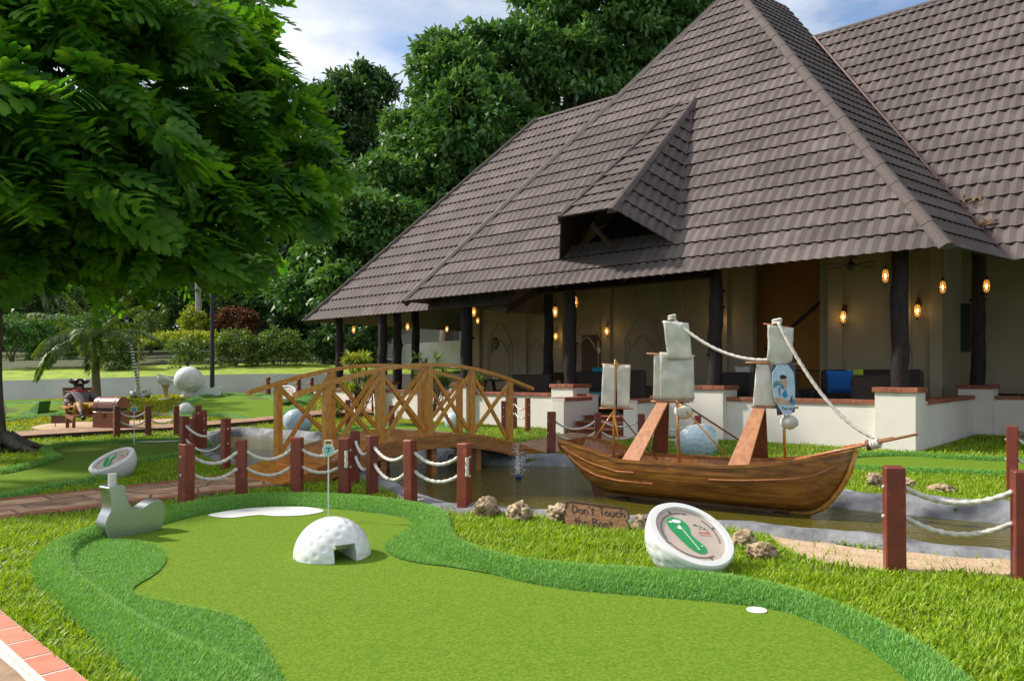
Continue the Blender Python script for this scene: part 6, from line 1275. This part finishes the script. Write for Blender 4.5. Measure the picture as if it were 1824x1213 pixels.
spiky(643, 628, 742, 18.6, 64, 'bushy spiky plant behind the left half of the bridge', 71, 22); spiky(770, 628, 742, 18.2, 60, 'spiky plant behind the middle of the bridge', 72, 20); spiky(848, 668, 715, 19.8, 24, 'little spiky plant beside the picnic table', 74, 7); spiky(598, 716, 745, 20, 26, 'small variegated plant beside the far path', 75, 8)

# ---------------- the feathery tree on the left
def pinna_template(npair=6, L=1.0):
    vs, fs = [], []; n = 7; R_, C_, L_ = [], [], []
    for i in range(n + 1):          # a flat oval feather with a notched edge
        t = i / n; w = .27 * math.sin(math.pi * min(.97, .05 + .95 * t)) ** .7 * (1.0 if i % 2 else .74); z = .07 * math.sin(math.pi * t); vs += [(t, -w, z - .07 * w), (t - .03, 0, z), (t, w, z - .07 * w)]
    for i in range(n): a = 3 * i; fs += [(a, a + 3, a + 4, a + 1), (a + 1, a + 4, a + 5, a + 2)]
    return np.array(vs), np.array(fs)
    for i in range(npair):
        t = .06 + .90 * i / npair; wdt = .30 * math.sin(math.pi * (.12 + .82 * t)) ** .55
        for s_ in (-1, 1):
            a = (t * L, 0, .05 * math.sin(math.pi * t)); b_ = (t * L + .155, s_ * wdt * .5, a[2] - .008); c = (t * L + .17, s_ * wdt, a[2] - .05); d = (t * L + .012, s_ * wdt * .6, a[2] - .012); k = len(vs); vs += [a, b_, c, d]; fs.append((k, k + 1, k + 2, k + 3) if s_ < 0 else (k, k + 3, k + 2, k + 1))
    return np.array(vs), np.array(fs)
PV, PF = pinna_template()
def compound_template(npin=5, L=.48, pl=.185):
    V, Fc = [], []; n = 0
    for i in range(npin):
        t = .28 + .72 * i / (npin - 1)
        for s_ in ((-1, 1) if i < npin - 1 else (-1, 1)):
            ang = s_ * (1.05 - .55 * (i / (npin - 1))); l = pl * (.8 + .35 * math.sin(math.pi * t)); ca, sa = math.cos(ang), math.sin(ang); R_ = np.array([[ca, -sa, 0], [sa, ca, 0], [0, 0, 1]]); v = (PV * l) @ R_.T; v[:, 2] -= .25 * (v[:, 1] ** 2); v += np.array([t * L, 0, .06 * math.sin(math.pi * t) - .10 * t * t]); V.append(v); Fc.append(PF + n); n += len(PV)
    k = n; V.append(np.array([(0, .004, 0), (0, -.004, 0), (L, 0, -.08)])); Fc.append(np.array([(k, k + 1, k + 2, k + 2)])); return np.concatenate(V), np.concatenate(Fc)
CV, CF = compound_template(); CF = np.array([f for f in CF if len(set(f)) == 4])
ft = empty('feathery_tree', G(-40, 802), 'large overhanging tree with feathery compound leaves at the upper left', 'tree'); r = np.random.default_rng(90)
Wf = lambda px, py, Y: tuple(WY(px, py, Y))
# crown as overlapping layered boughs: (px, py, distance, half-width px, half-height px)
boughs = [(60, 90, 7.5, 150, 110), (230, 60, 8.0, 170, 95), (380, 100, 8.5, 130, 95), (470, 190, 8.5, 105, 85), (540, 290, 8.5, 72, 75), (340, 240, 7.6, 150, 90), (160, 230, 7.0, 160, 100), (20, 250, 6.8, 120, 110), (100, 360, 6.6, 150, 80), (280, 370, 7.0, 150, 80), (430, 350, 7.8, 130, 85), (520, 380, 8.2, 70, 70), (300, 20, 9.5, 170, 80), (120, -40, 9, 220, 90), (380, 30, 9.5, 70, 60), (200, 440, 8.6, 170, 60), (60, 450, 8.4, 130, 60), (370, 450, 9.0, 120, 60), (450, 120, 9.3, 70, 60), (-60, 380, 11, 150, 90), (-150, 250, 11, 160, 130), (60, 330, 12, 160, 110), (-220, 330, 9, 150, 120), (200, 300, 11.5, 150, 110), (-40, 470, 12.5, 120, 45), (120, 490, 11.5, 120, 40), (290, 470, 10.5, 110, 45)]
lob = []; boughs = [(a, b_, ((10.4 + (Y - 6.6) * 1.05) if Y < 9.6 else Y + 1.2) + (2.6 if a > 250 else 0), c, d) for a, b_, Y, c, d in boughs] + [(-250, 250, 9.0, 150, 90), (-130, 190, 9.8, 150, 90), (-330, 320, 8.4, 150, 90), (-190, 110, 10.6, 160, 90), (-110, 330, 9.4, 100, 70), (-420, 250, 8.6, 160, 100)]
for (px, py, Y, rx, rz) in boughs: px, rx, rz = (px - 18 if px > 300 else px), rx * (.80 if px > 300 else .92), rz * .86; c = WY(px, py, Y); lob.append((c.x, c.y, c.z, rx * Y / F, rx * Y / F * .9, rz * Y / F))
P_, N_ = lobes_points(lob, 2800, r, .70); k = len(P_); az = np.stack([N_[:, 0], N_[:, 1], N_[:, 2] * .2], -1) + r.normal(size=(k, 3)) * np.array([.6, .6, .2]); az[:, 2] -= .30
fr = rot_frames(az, N_ * 1.1 + np.array([0, -.35, .65]) + r.normal(size=(k, 3)) * .45, r); V_, F_ = leaves_mesh(P_, fr, r.uniform(1.05, 1.7, k), CV, CF); np_mesh('crown', V_ - np.array(ft.location), F_, M['leaf_fl'], ft, 'stuff')
P_, N_ = lobes_points([(l[0], l[1] + .4, l[2] + .1, l[3] * .8, l[4] * .8, l[5] * .75) for l in lob], 15000, r, .15); k = len(P_); fr = rot_frames(rand_unit(k, r) * np.array([1, 1, .6]), np.array([0, -.5, .6]) + r.normal(size=(k, 3)) * .6, r); V_, F_ = leaves_mesh(P_, fr, r.uniform(.26, .48, k), LEAF_V, LEAF_F); np_mesh('inner_leaves', V_ - np.array(ft.location), F_, M['leaf_fl'], ft, 'stuff')
tb = G(-6, 802); mb = MB(); top = WY(-14, 470, tb.y - .2); mb.tube(spline([tb - ZU * .1, tb + ZU * .18 + Vector((-.05, 0, 0)), tb.lerp(top, .4) + Vector((-.08, 0, 0)), top], 6), [.62 if i == 0 else .40 - .06 * min(i, 3) - .004 * i for i in range(19)], 14); mb.build('trunk', M['bark'], ft, smooth=True)
mb = MB()
for a, l in ((-.25, 1.0), (.5, .9), (-1.1, .9), (1.6, .8)): d = Vector((math.cos(a), math.sin(a), 0)); mb.tube(spline([tb + ZU * .22 + d * .15, tb + ZU * .06 + d * .45, tb - ZU * .06 + d * l], 5), [.13 - .009 * i for i in range(11)], 8)
mb.build('root', M['bark'], ft, smooth=True); mb = MB()
for l in lob[::2]:
    e = Vector(l[:3]); mid = top.lerp(e, .5) + ZU * .35; mb.tube(spline([top - ZU * .2, mid, e], 6), [.13 - .009 * i for i in range(13)], 7)
mb.build('limb', M['bark'], ft, smooth=True)
mb = MB(); frond(mb, WY(-60, 560, 13), -.2, .25, 1.2, 1.2, 26, .35, .03); fe = mb.build('palm_frond', M['leaf_p'], None, origin=WY(-60, 560, 13)); tag(fe, 'palm frond tip reaching in at the left edge', 'frond')
# dry leaves caught in the roof valley
r = np.random.default_rng(4); pp = []
for (px, py, n_) in ((1723, 370, 26), (1757, 408, 34)):
    c = plane_hit(px, py, V0, NR); pp.append(np.array(c + NR * .07) + r.normal(size=(n_, 3)) * np.array([.10, .05, .06]))
pp = np.concatenate(pp); V_, F_ = leaves_mesh(pp, rot_frames(rand_unit(len(pp), r), rand_unit(len(pp), r), r), r.uniform(.08, .15, len(pp)), LEAF_V, LEAF_F); tag(np_mesh('dry_leaves', V_, F_, M['leaf_d'], None, 'stuff'))

# ---------------- grass: real lawn blades near the camera, finer ones farther off, and the long fringe turf
BLV = np.array([(0, -.5, 0), (0, .5, 0), (.18, .42, .55), (.18, -.42, .55), (.62, 0, 1.0)])
def blades(pts, hmin, hmax, w, lean, r):
    n = len(pts); az = r.uniform(0, 2 * np.pi, n); h = r.uniform(hmin, hmax, n); ln = r.uniform(.35, 1.0, n) * lean; ww = w * r.uniform(.7, 1.3, n); ca, sa = np.cos(az), np.sin(az)
    V = np.empty((n, 5, 3)); lx = BLV[None, :, 0] * (h * ln)[:, None] * 1.7; ly = BLV[None, :, 1] * ww[:, None]; lz = BLV[None, :, 2] * (h * np.sqrt(np.maximum(.08, 1 - .55 * ln ** 2)))[:, None]
    V[..., 0] = pts[:, None, 0] + lx * ca[:, None] - ly * sa[:, None]; V[..., 1] = pts[:, None, 1] + lx * sa[:, None] + ly * ca[:, None]; V[..., 2] = pts[:, None, 2] + lz
    b = 5 * np.arange(n)[:, None, None]; Fc = np.concatenate([np.array([[0, 1, 2], [0, 2, 3], [3, 2, 4]])[None] + b], 1).reshape(-1, 3); return V.reshape(-1, 3), Fc
path_poly = [tuple((P0 + D * a + DP * w)[:2]) for a, w in ((-9, -.02), (.3, -.02), (.3, PW + .02), (-9, PW + .02))]
ter_poly = [tuple((TA + td * a + tp * w)[:2]) for a, w in ((-3, .0), (3.5, .0), (3.5, 4), (-3, 4))]
g7_poly = [(p.x, p.y) for p in g7_out] ; far_poly = [tuple(G(x, y0 - .5)[:2]) for x, y0, y1 in fp_px] + [tuple(G(x, y1 + .5)[:2]) for x, y0, y1 in fp_px[::-1]]
sand2 = [(p.x, p.y) for p in sand_poly]; sand3 = [(p.x, p.y) for p in sp_]
pb_poly = [(q.x, q.y) for q in E1]; flo = [tuple((C0 + U * a + N * b_)[:2]) for a, b_ in ((-.4, -.15), (16, -.15), (16, 6), (-9, 6), (-9, 4.5), (-.4, 4.5))]
def lawn_ok(x, y, fars=True):
    bad = inpoly(x, y, pond_out)
    for q in (path_poly, ter_poly, g7_poly, gl_out, gr_out, gc_out, pb_poly, flo) + ((far_poly, ga_out, gb_out, sand3) if fars else ()): bad |= inpoly(x, y, q)
    s_ = inpoly(x, y, sand2); keep = ~bad; keep &= ~s_ | (np.random.default_rng(1).random(x.shape) < .03); return keep
def wedge(n, y0, y1, r, power=1.0, xmin=-.86, xmax=.90):
    y = (y0 ** power + (y1 ** power - y0 ** power) * r.random(n)) ** (1 / power); x = r.uniform(xmin, xmax, n) * y; return x, y
zter = Tn
r = np.random.default_rng(100); VV, FF, nn_ = [], [], 0
for n, y0, y1, pw, h0, h1, w, ln in ((195000, 2.9, 6.5, 1.2, .020, .070, .0095, 1.0), (170000, 6.5, 11.5, 1.2, .025, .07, .011, 1.0), (90000, 11.5, 18, 1.3, .03, .07, .014, .9)):
    x, y = wedge(n, y0, y1, r, pw); k_ = lawn_ok(x, y); x, y = x[k_], y[k_]; clump = .65 + .7 * (np.sin(x * 9 + np.sin(y * 7) * 2) * np.sin(y * 11 + np.sin(x * 5)) * .5 + .5)
    bare = np.sin(x * 3.1 + 1.7 * np.sin(y * 2.3)) * np.sin(y * 3.7 + 1.3 * np.sin(x * 2.9)); k_ = r.random(len(x)) > np.clip((bare - .35) * 1.1, 0, .6); x, y, clump = x[k_], y[k_], clump[k_]; V, Fc = blades(np.stack([x, y, zter(x, y) - .004], -1), h0, h1, w, ln, r); V = V.reshape(-1, 5, 3); b0 = V[:, :1, 2:3]; V[:, :, 2:3] = b0 + (V[:, :, 2:3] - b0) * clump[:, None, None]; V = V.reshape(-1, 3); VV.append(V); FF.append(Fc + nn_); nn_ += len(V)
tag(np_mesh('grass', np.concatenate(VV), np.concatenate(FF), M['blade'], None, 'stuff'), 'broad-bladed lawn grass around the greens and pond', 'grass')
x, y = wedge(60000, 18, 25.5, r, 1.3, -.76, .0); k_ = lawn_ok(x, y); x, y = x[k_], y[k_]; V1, F1_ = blades(np.stack([x, y, zter(x, y) - .004], -1), .03, .07, .03, .9, r)
tag(np_mesh('grass', V1, F1_, M['blade_far'], None, 'stuff'), 'sunlit yellowish lawn below the retaining wall', 'grass')
VV, FF, nn_ = [], [], 0
for bi, rows in enumerate(turf_bands):
    A = np.array([[tuple(p) for p in rr] for rr in rows]); d1 = A[1:, :-1] - A[:-1, :-1]; d2 = A[:-1, 1:] - A[:-1, :-1]; ar = np.linalg.norm(np.cross(d1, d2), axis=2); n = 95000 if bi == 0 else (26000 if bi in (1, 2) else 6000)
    idx = r.choice(ar.size, n, p=(ar / ar.sum()).ravel()); i, j = np.unravel_index(idx, ar.shape); u, v = r.random(n)[:, None], r.random(n)[:, None]; pts = A[i, j] * (1 - u) * (1 - v) + A[i + 1, j] * u * (1 - v) + A[i, j + 1] * (1 - u) * v + A[i + 1, j + 1] * u * v
    vis = (pts[:, 1] < 3) | True; V, Fc = blades(pts, .014, .034, .0034 if bi == 0 else .008, .9, r); VV.append(V); FF.append(Fc + nn_); nn_ += len(V)
for lobp, n in ((lobe_l, 38000), (lobe_r, 9000)):
    L_ = np.array([(p.x, p.y) for p in lobp]); x = r.uniform(L_[:, 0].min(), L_[:, 0].max(), n * 3); y = r.uniform(L_[:, 1].min(), L_[:, 1].max(), n * 3); k_ = inpoly(x, y, [tuple(q) for q in L_]); x, y = x[k_][:n], y[k_][:n]; V, Fc = blades(np.stack([x, y, np.full_like(x, .012)], -1), .010, .026, .0034, .9, r); VV.append(V); FF.append(Fc + nn_); nn_ += len(V)
tag(np_mesh('turf_fringe_grass', np.concatenate(VV), np.concatenate(FF), M['turf'], None, 'stuff'), 'long green artificial grass on the raised borders of the greens', 'turf')
